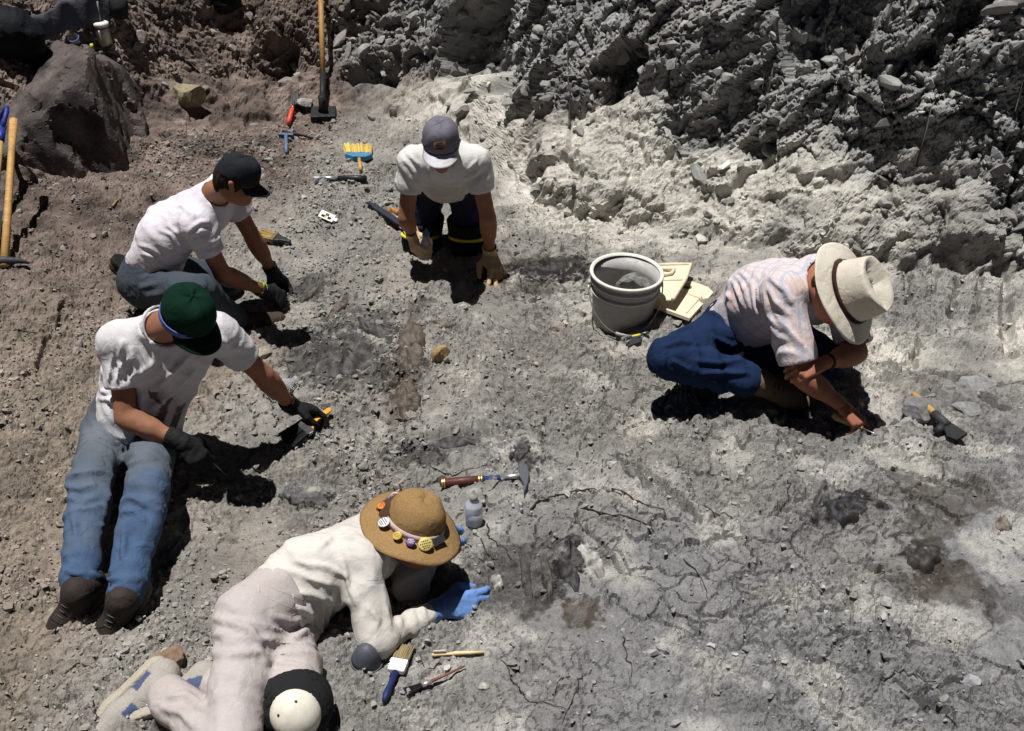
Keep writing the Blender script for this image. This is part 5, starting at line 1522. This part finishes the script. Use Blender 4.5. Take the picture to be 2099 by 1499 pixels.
def squeeze_bottle(label, root_matrix, r=.031, h=.115, cap_col=(.06, .18, .34), liquid=None, capn='cap'):
    o = empty('squeeze_bottle'); o.matrix_world = root_matrix; setp(o, label, 'bottle')
    lathe('bottle_body', [(.001, 0), (r * .85, 0), (r, .005), (r, h * .72), (r * .92, h * .82), (r * .45, h * .93), (r * .38, h), (.001, h)], MILKY, o, (1, 1, 1), 32)
    lathe(capn, [(.0005, h + .001), (r * .50, h + .001), (r * .52, h + .003), (r * .50, h + .017), (r * .3, h + .020), (r * .16, h + .036), (r * .10, h + .040), (.0005, h + .040)], PLAIN, o, cap_col, 24)
    if liquid: lathe('liquid', [(.001, .004), (r * .94, .004), (r * .94, h * .55), (.001, h * .55)], MILKY, o, (1, 1, 1), 28)
    return o
W = A['J']['wrR']; gf = nrm((.22, -.80, -.45)); gb = nrm(A3(-.85, -.30, .35) - (A3(-.85, -.30, .35) @ gf) * gf)
bc = W + gf * .085 - gb * .046 + A3(0, 0, -.055)
squeeze_bottle('squeeze bottle with a blue cap held in the tan glove', Matrix.Translation(bc) @ Matrix.Rotation(.12, 4, 'Y'), .036, .125)
bp = at(972, 1072)
squeeze_bottle('translucent squeeze bottle standing beside the straw hat', Matrix.Translation(bp + A3(0, 0, -.003)) @ Matrix.Rotation(R(-4), 4, 'X'), .030, .110, (.33, .32, .29), True)

# orange handled brush held by the sitting man's outstretched glove
o, L = lay('paint_brush', 676, 848, 592, 908, .030, 'paint brush with an orange handle and black bristles in the outstretched glove', 'brush', (.1, -.45, 1))
prism('handle', [(0, -.007), (L * .05, -.011), (L * .35, -.010), (L * .47, -.013), (L * .56, -.033), (L * .56, .033), (L * .47, .013), (L * .35, .010), (L * .05, .011), (0, .007)], -.007, .007, PLAIN, o, (.72, .30, .025), .003)
bx('ferrule', (L * .56, -.036, -.010), (L * .72, .036, .010), IRON, o, (.05, .05, .055), .002); bx('chrome_band', (L * .60, .0362, -.0105), (L * .69, .0375, .0105), METAL, o, (.8, .8, .8), 0)
bristle_block('bristles', L * .72, L * 1.10, .068, .082, .018, .016, o, (.016, .016, .018), 170, 5)
# probe in his other glove
e = Cc['tips']['R'][0]
o = empty('probe'); setp(o, 'thin steel probe held in the black glove over the jeans', 'probe'); g_ = at(474, 985)
tube('needle', [e + (g_ - e) * .1, g_ + A3(0, 0, .004)], .0018, METAL, o, (.5, .5, .5)); tube('probe_handle', [e - (g_ - e) * .35, e + (g_ - e) * .12], .006, PLAIN, o, (.6, .58, .5))

# clear bottle and plastic bag with a stone
o, L = lay('clear_bottle', 555, 822, 607, 792, .030, 'clear plastic bottle lying under the outstretched arm', 'bottle')
lathe('bottle_body', [(.001, 0), (.028, .0), (.032, .006), (.032, L * .3), (.029, L * .34), (.032, L * .38), (.032, L * .72), (.013, L * .95), (.013, L), (.001, L)], CLEAR, o, (1, 1, 1), 28, 'x')
lathe('cap', [(.001, L), (.016, L), (.016, L + .016), (.001, L + .016)], CLEAR, o, (1, 1, 1), 20, 'x')
p = at(625, 1020)
rs = np.random.RandomState(3); n_ = 26; V = []
for j in range(n_):
    for i in range(n_):
        x = (i / (n_ - 1) - .5) * .17; y = (j / (n_ - 1) - .5) * .13
        e_ = 1 + .30 * float(fbm(np.array([math.atan2(y, x) * 1.6 + 4], np.float32), np.array([2.], np.float32), 6, 3)[0]) - .8 * (x / .17) ** 2 * (y / .13) ** 2 * 16 * .3; x *= e_; y *= e_
        V.append((x, y, .020 * math.exp(-((x * 14) ** 2 + (y * 18) ** 2)) + .010 * float(vnoise(np.array([x * 60 + 9.]), np.array([y * 60 + 5.]), 3)[0]) + .006 * float(vnoise(np.array([x * 120 + 9.]), np.array([y * 110 + 5.]), 8)[0]) + .012))
bag = set_down('plastic_bag', p, (1, .2, 0), None, .004, 'crumpled clear plastic bag weighted by a stone above the lying woman', 'bag')
np_solid('bag_film', np.array(V), gridF(n_, n_), FILM, bag, (1, 1, 1), thick=.0012)
setp(stone_obj('stone', at(640, 1018) + A3(0, 0, .028), .038, 44, (.30, .29, .25)), 'flat grey stone lying on the clear plastic bag', 'stone')

# rock hammer in front of the straw hat
o, L = lay('rock_hammer', 905, 1000, 1076, 984, .020, 'rock hammer with a banded brown leather grip and blue shaft', 'hammer')
tube('grip', [(0, 0, 0), (.006, 0, 0), (L * .25, 0, 0), (L * .52, 0, 0)], [.014, .0165, .0175, .0145], PLAIN, o, (.085, .022, .016), 16)
for x in (.03, .055, .47, .50): ring('brass_band', (L * x, 0, 0), (1, 0, 0), .0168 if x < .4 else .0152, .004, .0012, METAL, o, (.72, .55, .2), 16)
tube('shaft', [(L * .52, 0, 0), (L * .72, 0, 0)], [.0125, .010], PLAIN, o, (.02, .045, .16), 12); tube('neck', [(L * .72, 0, 0), (L * .97, 0, .002)], [.009, .011], METAL, o, (.65, .66, .7), 12)
prism('hammer_head', [(L * .93, .062), (L * .985, .068), (L * 1.04, .050), (L * 1.065, 0), (L * 1.055, -.060), (L * 1.01, -.125), (L * 1.0, -.060), (L * .95, -.016), (L * .935, .02)], -.011, .013, IRON, o, (.10, .11, .125), .004)

# brushes and stick beside the lying woman
o, L = lay('paint_brush', 787, 1446, 832, 1333, .016, 'paint brush with a dark blue handle, white ferrule and tan bristles', 'brush')
tube('handle', [(0, 0, 0), (L * .12, 0, .001), (L * .3, 0, 0), (L * .52, 0, 0)], [.006, .011, .008, .010], PLAIN, o, (.012, .022, .10), 14)
bx('ferrule', (L * .52, -.026, -.009), (L * .74, .026, .009), PLAIN, o, (.74, .72, .74), .004)
for x in (.56, .60, .66, .70): bx('crimp', (L * x, -.0268, -.0098), (L * x + .003, .0268, .0098), METAL, o, (.55, .5, .55), .001)
bristle_block('bristles', L * .74, L * 1.02, .048, .056, .015, .014, o, (.33, .26, .15), 150, 6)
o, L = lay('toothbrush', 992, 1341, 886, 1347, .010, 'cream toothbrush lying in front of the blue glove', 'toothbrush')
tube('handle', [(0, 0, 0), (L * .3, 0, .001), (L * .55, 0, .002), (L * .68, 0, 0), (L, 0, 0)], [.004, .0055, .0065, .004, .005], PLAIN, o, (.66, .52, .28), 10)
bristle_block('bristles', L * .74, L * .75, .010, .012, .01, .01, o, (.6, .58, .5), 10, 7)
for k in range(9):
    x = L * (.74 + .026 * k); tube('bristle_tuft', [(x, -.003, .004), (x, -.003, .016)], [.0022, .0028], BRISTLE, o, (.72, .70, .64), 5)
o, L = lay('artist_brush', 953, 1372, 833, 1424, .010, 'thin artist brush with a reddish handle and fan of black bristles', 'brush')
tube('handle', [(0, 0, .004), (L * .3, 0, .002), (L * .58, 0, .001)], [.0022, .004, .0055], PLAIN, o, (.20, .075, .06), 10); tube('ferrule', [(L * .58, 0, .001), (L * .74, 0, 0)], [.0058, .0075], METAL, o, (.75, .68, .66), 12)
bristle_block('bristles', L * .74, L * 1.02, .013, .034, .010, .008, o, (.02, .018, .02), 110, 8)
# grey rubber dome under her elbow
o = set_down('rubber_bowl', at(752, 1352), (1, 0, 0), (.12, -.10, 1), -.004, 'grey rubber plaster bowl upside down below the bent elbow', 'bowl')
lathe('bowl', [(.0005, .074), (.012, .072), (.024, .064), (.034, .046), (.042, .022), (.048, .0), (.044, 0), (.038, .022), (.030, .044), (.02, .058), (.0005, .066)], PLAIN, o, (.075, .08, .10), 40)
ring('rim', (0, 0, .003), (0, 0, 1), .0465, .006, .003, PLAIN, o, (.07, .075, .09), 40)

# tool by the right-hand man: small pick with a wooden handle; awl in his hand
o, L = lay('small_pick', 1876, 824, 1962, 902, .035, 'small pick with a wooden handle lying on the right, iron head down', 'pick', (-.3, -.4, 1))
tube('handle', [(0, 0, .01), (L * .3, 0, .008), (L * .66, 0, 0)], [.011, .0135, .013], WOOD, o, (.46, .28, .09), 12)
tube('socket', [(L * .5, 0, .003), (L * .8, 0, 0)], [.017, .019], IRON, o, (.05, .05, .055), 14)
prism('blade', [(L * .80, -.018), (L * .98, -.034), (L * 1.12, -.020), (L * 1.10, .030), (L * .82, .020)], -.008, .006, IRON, o, (.018, .018, .02), .003)
tube('knob', [(L * .78, -.014, 0), (L * .80, -.050, -.004)], [.018, .015], IRON, o, (.03, .03, .034), 12)
e = D['tips']['R'][0]; g_ = at(1800, 892); h0 = D['J']['wrR'] + nrm((.62, -.52, -.50)) * .07 - A3(.2, -.2, .9) * .028
o = empty('awl'); setp(o, 'awl with a pale wooden handle held by the crouched man in plaid', 'awl')
dx = nrm(g_ - h0); tube('handle', [h0 - dx * .075, h0 - dx * .06, h0 - dx * .01, h0 + dx * .045], [.008, .0145, .013, .007], WOOD, o, (.55, .42, .22), 12); tube('needle', [h0 + dx * .045, h0 + dx * .13], [.002, .001], METAL, o, (.5, .5, .52), 8)
# tool in the profile man's glove
e = B['tips']['R'][1]; o = empty('probe'); setp(o, 'dark probe in the glove of the man in profile', 'probe'); g_ = at(602, 622)
tube('needle', [e, g_ + A3(0, 0, .005)], [.004, .002], IRON, o, (.05, .05, .05)); tube('probe_handle', [e - nrm(g_ - e) * .09, e + nrm(g_ - e) * .01], .009, PLAIN, o, (.03, .03, .03), 10)

# --- far left: pick, shovel, boulder, mat, bags, jar
b0 = at(12, 548); t0 = reach(28, 243, b0, .92, True)
if 'DBG' in globals(): print('TIP', b0, t0, drop(t0[0], t0[1])[0])
o = set_down('pickaxe', b0, (1, .15, 0), (0, 0, 1), .02, 'pickaxe with a long pale wooden handle leaning at the left edge', 'pickaxe')
loc = np.array(Matrix(o.matrix_world).inverted() @ Vector(t0)); dd = nrm(loc)
tube('handle', [dd * -.02, dd * .3, dd * .7, dd * .90], [.022, .018, .0175, .021], WOOD, o, (.50, .30, .11), 14)
tube('pick_head', [(-.14, .02, .0), (-.08, 0, .012), (0, 0, .016), (.07, 0, .010), (.115, -.01, -.002)], [.008, .016, .022, .014, .005], IRON, o, (.05, .05, .06), 10)
b1_ = at(-16, 482); t1_ = reach(6, 232, b1_, .80, True)
o = empty('shovel'); setp(o, 'shovel with a blue D-shaped grip and wooden shaft at the left edge', 'shovel')
dd = nrm(t1_ - b1_); sx = nrm(np.cross(dd, (0, 1, .3)))
tube('shaft', [b1_ + dd * .1, t1_ - dd * .10], .016, WOOD, o, (.46, .30, .12), 12)
grip = tube('d_grip', [t1_ - dd * .12, t1_ - dd * .085 + sx * .028, t1_ - dd * .03 + sx * .052, t1_ + sx * .050, t1_, t1_ - sx * .050, t1_ - dd * .03 - sx * .052, t1_ - dd * .085 - sx * .028, t1_ - dd * .12], .013, PLAIN, o, (.018, .03, .22), 10)
tube('grip_socket', [t1_ - dd * .20, t1_ - dd * .11], [.020, .022], PLAIN, o, (.018, .03, .22), 12)
prism_pts = [b1_ + dd * .12 + sx * .03, b1_ + dd * .08 + sx * .11, b1_ - dd * .16 + sx * .10, b1_ - dd * .22, b1_ - dd * .16 - sx * .10, b1_ + dd * .08 - sx * .11, b1_ + dd * .12 - sx * .03]
np_solid('blade', np.array(prism_pts), np.array([(0, 1, 6), (1, 5, 6), (1, 2, 5), (2, 4, 5), (2, 3, 4)]), IRON, o, (.06, .06, .065), False, thick=.004)

def slab_rock(p):
    d = None
    for n_v, off in BPL:
        e = (p - BC) @ nrm(n_v) - off
        d = e if d is None else -smin(-d, -e, .008)
    fa = voro((p[:, 0] * 5 + p[:, 2] * 4).astype(np.float32), (p[:, 1] * 5 - p[:, 2] * 3).astype(np.float32), 30); nz = (fa[2] - .5) * .045 + (fa[5] * (fa[3] - .5) + fa[6] * (fa[4] - .5)) * .09 + np.clip(.08 - (fa[1] - fa[0]), 0, 1) * .25 + .020 * fbm((p[:, 0] * 5 + p[:, 2] * 3).astype(np.float32), (p[:, 1] * 5 - p[:, 2] * 2).astype(np.float32), 5, 4) + .012 * np.abs(fbm((p[:, 0] * 16 + p[:, 2] * 7).astype(np.float32), (p[:, 1] * 16 + 4 * p[:, 2]).astype(np.float32), 9, 3))
    return d + nz
BC = A3(-2.72, 5.72, .12)
BPL = [((-.42, -.30, .86), .24), ((.62, -.76, .20), .36), ((.97, .1, .22), .42), ((.05, -.97, .2), .52), ((-1, 0, .2), .60), ((0, 1, .3), .80), ((.45, .55, .70), .56), ((0, 0, -1), .5)]
Vb, Fb = mesh_of(slab_rock, BC - 1.1, BC + 1.1, .024, 0)
tone = fbm((Vb[:, 0] * 7).astype(np.float32), (Vb[:, 1] * 7 + Vb[:, 2] * 5).astype(np.float32), 3, 4)
boulder = np_mesh('boulder', Vb, Fb, STONE, None, False, np.array([.080, .068, .064])[None] * (1 + .6 * tone)[:, None])
setp(boulder, 'large dark grey-brown tilted boulder at the left below the foam mat', 'boulder')

# foam mat thrown over the boulder's back
pts = [(60, 95, .06), (110, 70, .08), (160, 48, .09), (205, 30, .10), (235, 25, .02)]
pts2 = [(75, 135, .02), (115, 112, .03), (160, 95, .03), (200, 88, .02), (238, 66, .0)]
V = []
for j in range(9):
    t = j / 8
    for i in range(25):
        u = i / 24 * (len(pts) - 1); k = min(int(u), len(pts) - 2); f = u - k
        a = [pts[k][q] * (1 - f) + pts[k + 1][q] * f for q in range(3)]; b = [pts2[k][q] * (1 - f) + pts2[k + 1][q] * f for q in range(3)]
        q = [a[m] * (1 - t) + b[m] * t for m in range(3)]
        V.append(at(q[0], q[1]) + A3(0, 0, .09 + q[2] * .6 + .03 * math.sin(i * .8) * math.sin(t * 3) + .05 * math.sin(math.pi * t)))
mat_o = np_solid('foam_mat', np.array(V), gridF(25, 9), COTTON, None, (.075, .078, .10), thick=.014)
setp(mat_o, 'dark grey foam mat draped on the slope at the top left', 'mat')
tube('rolled_end', [np.array(V[24]) + A3(.02, 0, .0), (np.array(V[24]) + np.array(V[8 * 25 + 24])) / 2 + A3(.05, 0, .02), np.array(V[8 * 25 + 24]) + A3(.04, 0, 0)], .055, COTTON, mat_o, (.03, .03, .035), 14)
def sack(px, py, size, col, label, seed, nm='sack'):
    c = at(px, py) + A3(0, 0, size[2] * .5)
    f = folded(blend([ball(c, np.eye(3), size), (ball(c + A3(size[0] * .5, -.02, -size[2] * .3), np.eye(3), A3(*size) * .6), .05)], .05), [(c, .4, (1, .3, .2), (.2, .2, 1), 22, 5, .02, seed), (c, .4, (.3, .2, 1), (1, .4, 0), 18, 5, .015, seed + 4)])
    V, F = mesh_of(f, c - max(size) * 1.8, c + max(size) * 1.8, .014)
    return setp(np_mesh(nm, V, F, LEATHER, None, True, np.tile(np.array(col, float), (len(V), 1))), label, 'bag')
sack(28, 96, (.17, .15, .15), (.010, .011, .014), 'black duffel bag slumped at the top left edge', 6, 'duffel_bag')
sack(462, 10, (.08, .10, .10), (.012, .012, .012), 'black bag with yellow trim at the top edge', 9, 'bag')
tube('piping', [at(436, 34) + A3(0, 0, .03), at(440, 20) + A3(0, 0, .05), at(447, 2) + A3(0, 0, .06)], .006, PLAIN, bpy.data.objects['bag'], (.32, .25, .03))
o = set_down('jar', at(216, 88), (1, 0, 0), (0, 0, 1), -.01, 'metal flask with a white lid standing beside the foam mat', 'flask')
lathe('flask_body', [(.001, 0), (.040, 0), (.042, .005), (.042, .10), (.036, .115), (.001, .115)], METAL, o, (.42, .38, .34), 28); lathe('lid', [(.001, .116), (.043, .116), (.045, .12), (.045, .135), (.03, .142), (.001, .142)], PLAIN, o, (.74, .72, .64), 28)
tube('clasp', [(-.005, -.044, .10), (-.005, -.046, .04)], .006, METAL, o, (.7, .7, .68))
tube('handle', [(.0, .0, .142), (.0, .01, .19), (.005, .012, .26)], .006, PLAIN, o, (.2, .2, .19))
o = set_down('cup', at(158, 92), (1, 0, 0), (0, -.5, .9), .02, 'small blue and white enamel cup lying on the boulder', 'cup')
lathe('cup_wall', [(.001, 0), (.026, 0), (.034, .045), (.036, .047), (.033, .046), (.025, .004), (.001, .004)], PLAIN, o, (.52, .56, .66), 24); ring('blue_rim', (0, 0, .046), (0, 0, 1), .034, .005, .003, PLAIN, o, (.08, .12, .4), 24)
o, L = lay('screwdriver', 186, 90, 190, 108, .02, 'small screwdriver with a yellow and blue handle by the flask', 'screwdriver')
tube('handle', [(0, 0, 0), (L * .6, 0, 0)], .011, PLAIN, o, (.62, .5, .12), 10); tube('handle_tip', [(L * .6, 0, 0), (L, 0, 0)], .010, PLAIN, o, (.12, .32, .42), 10)
# ------------------------------------------------------------------ stones one can tell apart
def single(px, py, size, seed, col, label, flat=.6, lift=.3, name='stone', fr=None):
    q = at(px, py)
    return setp(stone_obj(name, q + A3(0, 0, size * flat * lift), size, seed, col, fr, flat), label, 'stone')
single(392, 215, .115, 21, (.23, .20, .13), 'tan upright stone with a dark side at the edge of the brown slope', 1.0, .5)
single(348, 1352, .055, 22, (.20, .135, .095), 'brown angular stone beside the heel of the lying woman')
single(905, 738, .045, 23, (.33, .235, .12), 'golden-brown pointed stone standing on the dig floor', 1.1, .5)
single(540, 728, .050, 24, (.30, .27, .21), 'pale elongated stone between the two men in white t-shirts', .5)
single(1142, 672, .036, 25, (.24, .205, .18), 'flat brownish stone on the floor left of the pail', .45)
single(232, 104, .04, 26, (.30, .25, .24), 'pinkish stone below the metal flask')
single(290, 86, .065, 27, (.24, .19, .18), 'pinkish-grey stone on the brown slope right of the flask', .9)
single(1880, 845, .085, 28, (.16, .16, .155), 'dark grey slab beside the small pick', .5)
single(1995, 795, .10, 29, (.21, .21, .205), 'grey slab at the cracked ledge on the right', .45)
single(1990, 1400, .030, 30, (.30, .30, .31), 'pale pebble on the cracked clay at lower right')
single(990, 1410, .018, 33, (.36, .34, .31), 'white pebble beyond the thin brush')
single(1985, 850, .075, 34, (.22, .22, .215), 'loose grey block at the broken edge on the right', .6)

rs = np.random.RandomState(77)
# loose stones on the floor: meshes shared between alike stones
LOOSE = []
for k in range(14):
    m = stone_obj('loose_stone', (0, 0, 0), 1., 200 + k, (.25 + .05 * rs.rand(), .245, .225), None, rs.uniform(.45, .75), 1)
    LOOSE.append(m.data); bpy.data.objects.remove(m)
w = (fl_w * LAREA * (LP[..., 1] < 7.2) * (np.abs(LP[..., 0]) < .42 * LP[..., 1] + .6)).ravel(); w = np.cumsum(w / w.sum())
def zone(p):
    if p[0] < -1.2 and p[1] > 3.6: return 'angular stone lying loose on the brown slope at the left', 'loose stones on the brown slope'
    if p[1] < 2.4 and p[0] < -.3: return 'angular stone lying loose on the gravel at the lower left', 'loose stones on the gravel at the lower left'
    if p[1] > 4.6: return 'angular stone lying loose below the bank', 'loose stones below the bank'
    return 'angular grey stone lying loose on the dig floor', 'loose stones on the dig floor'
ids = np.searchsorted(w, rs.rand(150))
for i in ids:
    q = LP.reshape(-1, 3)[i]; s = rs.uniform(.014, .028) * (1 + .12 * max(0, q[1] - 3))
    o = bpy.data.objects.new('loose_stone', LOOSE[rs.randint(14)]); C.objects.link(o)
    o.location = q + A3(0, 0, s * .2); o.scale = (s, s * rs.uniform(.7, 1), s * rs.uniform(.8, 1.1)); o.rotation_euler = (rs.normal(0, .3), rs.normal(0, .3), rs.uniform(0, 6.28))
    l, g = zone(q); setp(o, l, 'stone', g)

# blocks standing out of the rubble wall and the bank: parts of the rock face
BLK = []
for k in range(16):
    m = stone_obj('stone', (0, 0, 0), 1., 300 + k, (.27, .27, .255) if k % 3 else (.22, .205, .19), None, rs.uniform(.5, .8), 1)
    BLK.append(m.data); bpy.data.objects.remove(m)
w = (LWALL * (1 - .5 * LLEFT) * LAREA * (LP[..., 2] < 1.7) * (np.abs(LP[..., 0]) < .45 * LP[..., 1] + .5) + .25 * LBANK * (1 - LWALL) * LAREA * (np.abs(LP[..., 0]) < .45 * LP[..., 1])).ravel(); w = np.cumsum(w / w.sum())
for i in np.searchsorted(w, rs.rand(285)):
    q = LP.reshape(-1, 3)[i]; n_ = LNS.reshape(-1, 3)[i]; s = .028 + .055 * rs.rand() ** 2.2
    o = bpy.data.objects.new('stone', BLK[rs.randint(16)]); C.objects.link(o); o.parent = rock_face
    o.location = q + n_ * s * .12; o.scale = (s * rs.uniform(.9, 1.5), s * rs.uniform(.7, 1), s * rs.uniform(.6, 1)); o.rotation_euler = (rs.normal(0, .35), rs.normal(0, .35), rs.uniform(0, 6.28))

# ------------------------------------------------------------------ fossil bones showing in the floor
def bone(px1, py1, px2, py2, r, col, label, seed):
    """a weathered bone just breaking the surface: a rough low mound with a ragged rim"""
    a = at(px1, py1); b = at(px2, py2); x = (b - a)[:2]; L = np.hypot(*x); x = x / L; y = np.array((-x[1], x[0])); c = (a + b)[:2] / 2
    nr, nt = 12, 44; rs = np.random.RandomState(seed); V = []; cc = []
    th = np.linspace(0, 2 * np.pi, nt + 1)[:-1]
    rag = 1 + .22 * fbm((np.cos(th) * 2 + seed).astype(np.float32), (np.sin(th) * 2).astype(np.float32), seed, 3)
    for i in range(nr):
        q = i / (nr - 1)
        for k, t in enumerate(th):
            s = c + x * math.cos(t) * q * rag[k] * (L * .52) + y * math.sin(t) * q * rag[k] * r * 1.5
            n_ = float(fbm(np.array([s[0] * 34], np.float32), np.array([s[1] * 34], np.float32), seed + 3, 4)[0])
            z = drop(s[0], s[1])[0] + r * .34 * (1 - q ** 3) * (1 + .9 * n_) + .007 - .034 * q ** 9
            V.append((s[0], s[1], z)); m = float(fbm(np.array([s[0] * 60 + 5], np.float32), np.array([s[1] * 60], np.float32), seed + 9, 3)[0])
            cc.append(np.clip(np.array(col) * (1 + .6 * m) + np.array((.02, .016, .012)) * max(0, n_), .012, .4))
    return setp(np_solid('fossil_bone', np.array(V), gridF(nt, nr, True), FOSSIL, None, np.array(cc), True), label, 'bone', None)
FOSSIL = mat_plain('fossil', .5, .45, 0, .6, 120, .8)
bone(1040, 552, 1165, 548, .050, (.024, .020, .018), 'dark fossil bone right of the tan glove on the ground', 1)
bone(735, 655, 800, 690, .030, (.050, .045, .045), 'dark ribbed bone fragment in the middle-left floor', 2)
bone(668, 660, 715, 605, .018, (.075, .062, .052), 'thin brown bone splinter right of the profile man', 3)
bone(610, 622, 655, 585, .020, (.065, .055, .045), 'brown bone piece by the probe tip of the profile man', 4)
bone(880, 912, 985, 905, .026, (.050, .047, .048), 'dark grey bone lying across the floor above the rock hammer', 5)
bone(1050, 945, 1082, 915, .024, (.035, .032, .033), 'short dark bone just above the hammer head', 6)
bone(1150, 1140, 1185, 1215, .022, (.035, .034, .038), 'dark bone exposed in the floor right of the blue glove', 7)
bone(1195, 1120, 1235, 1185, .024, (.27, .26, .24), 'pale bone ridge right of the dark bone', 8)
bone(1012, 1175, 1025, 1215, .016, (.28, .27, .25), 'pale bone sliver just right of the blue glove', 9)
bone(1260, 945, 1350, 1005, .016, (.10, .095, .09), 'long grey bone splinter on the centre-right floor', 10)
bone(1870, 1125, 1905, 1180, .045, (.040, .034, .030), 'dark brown bone mass at the right of the clay floor', 11)
bone(1690, 1045, 1775, 1040, .045, (.016, .016, .019), 'glossy black bone lump on the pale clay at right', 12)
bone(880, 664, 930, 668, .011, (.12, .095, .075), 'small brown bone fragment on the centre floor', 13)
bone(2040, 1075, 2075, 1085, .022, (.13, .105, .085), 'rounded brown nodule near the right edge', 14)

bone(846, 655, 838, 770, .042, (.085, .068, .054), 'upper part of the brown ribbed strip running down the centre floor', 15)
bone(838, 775, 832, 860, .040, (.080, .062, .048), 'lower part of the brown ribbed strip running down the centre floor', 16)
bone(1068, 1128, 1088, 1230, .012, (.050, .046, .045), 'thin dark bone streak nearest the blue glove', 17)
bone(1112, 1135, 1130, 1235, .013, (.060, .054, .050), 'thin dark bone streak between two others right of the glove', 18)
bone(640, 770, 780, 715, .085, (.055, .050, .048), 'broad dark bone bed in the hollow by the outstretched arm', 19)

# ------------------------------------------------------------------ roots and twigs
def root(pts, r, label, col=(.035, .028, .025), grp='dry roots on the dig floor', lift=.004):
    q = [at(*p) for p in pts]; P_ = []
    rs = np.random.RandomState(int(pts[0][0]))
    for i in range(len(q) - 1):
        for t in np.linspace(0, 1, 7)[: 7 if i == len(q) - 2 else 6]:
            s = q[i] + (q[i + 1] - q[i]) * t + rs.normal(0, .0035, 3); s[2] = drop(s[0], s[1])[0] + r * .6 + lift * abs(math.sin(t * 3.1)); P_.append(s)
    rr = np.linspace(r, r * .45, len(P_))
    return setp(tube('dry_root', P_, rr, WOOD, None, col, 6), label, 'root', grp)
root([(1085, 1050), (1110, 1025), (1160, 1012), (1230, 1010), (1275, 1018)], .0042, 'dark root arching right of the squeeze bottle')
root([(1255, 1003), (1300, 1025), (1362, 1047)], .0034, 'reddish root running right toward the clay', (.075, .035, .025))
root([(1200, 1045), (1280, 1060), (1358, 1086)], .0030, 'lower dark root below the reddish one')
root([(1362, 1047), (1360, 1075), (1350, 1085)], .0018, 'short thin root end joining two roots')
root([(955, 1075), (985, 1105), (998, 1135), (1020, 1150)], .0032, 'dark root below the squeeze bottle')
root([(998, 1075), (1005, 1105), (1030, 1120), (1048, 1150)], .0026, 'curled root just right of the squeeze bottle')
root([(1618, 985), (1612, 1025), (1590, 1058)], .0032, 'forked twig on the pale clay at centre right')
root([(905, 1360), (870, 1372), (862, 1345)], .0018, 'thin root loop between the toothbrush and blue brush')
root([(1035, 1355), (1055, 1405), (1085, 1440), (1165, 1455)], .0022, 'thin root curving along the lower centre')
root([(1190, 1385), (1180, 1430), (1150, 1490)], .0022, 'long thin root near the bottom edge')
root([(1165, 1385), (1145, 1400), (1130, 1435)], .0024, 'short bent twig at the lower centre')
root([(1277, 1305), (1283, 1345), (1296, 1386)], .0022, 'straight thin twig right of the lower centre')
root([(192, 1440), (198, 1470), (208, 1495)], .0026, 'thin twig left of the shoe at the bottom')
root([(130, 1385), (160, 1360), (205, 1368)], .0030, 'brown twig below the dark shoes', (.07, .05, .035))
root([(830, 745), (868, 738)], .0036, 'upper short brown stick across the dark strip', (.10, .07, .045))
root([(810, 862), (850, 858)], .0030, 'lower short dark stick across the strip')
root([(232, 425), (248, 410)], .0085, 'tan stick lying behind the profile man', (.28, .19, .10))
root([(30, 680), (80, 685)], .0050, 'brown stick on the left slope', (.09, .06, .045))
root([(1105, 205), (1125, 100), (1120, 20)], .0050, 'dark root hanging down the rubble left of the long one', (.03, .026, .024), 'roots hanging on the rubble wall')
root([(1168, 265), (1166, 150), (1160, 10)], .0070, 'longest root hanging straight down the rubble wall', (.05, .045, .043), 'roots hanging on the rubble wall')
root([(1578, 175), (1566, 250), (1568, 100)], .0050, 'root hanging on the right of the rubble wall', (.06, .055, .052), 'roots hanging on the rubble wall')
root([(1880, 300), (1905, 240), (1930, 150)], .0080, 'thick pale root slanting over the right rubble', (.10, .095, .09), 'roots hanging on the rubble wall')
root([(1745, 255), (1762, 190), (1765, 130)], .0060, 'pale root left of the thick slanting root', (.10, .095, .09), 'roots hanging on the rubble wall')
root([(2040, 370), (2070, 290), (2085, 200)], .0080, 'pale root at the right edge of the rubble', (.10, .095, .09), 'roots hanging on the rubble wall')
root([(1395, 330), (1330, 250), (1280, 160)], .0030, 'thin root slanting across the middle rubble', (.03, .026, .024), 'roots hanging on the rubble wall')
root([(1440, 1035), (1470, 1060), (1500, 1062)], .0020, 'thin dark root beside the grey splinter on the right floor')
root([(1395, 1150), (1440, 1185), (1450, 1230)], .0020, 'thin dark root on the clay at centre right')
root([(1660, 1260), (1700, 1290), (1745, 1285)], .0018, 'hair-thin root on the clay below the black bone')
root([(1845, 1420), (1905, 1445), (1960, 1490)], .0030, 'dark root at the bottom right corner')
root([(1800, 1395), (1850, 1375), (1920, 1405)], .0026, 'curved root above the bottom right corner root')
root([(880, 955), (930, 975), (985, 960), (1010, 935)], .0022, 'thin root above the rock hammer')
root([(1000, 1010), (1040, 985), (1075, 950)], .0022, 'thin root crossing behind the hammer head')
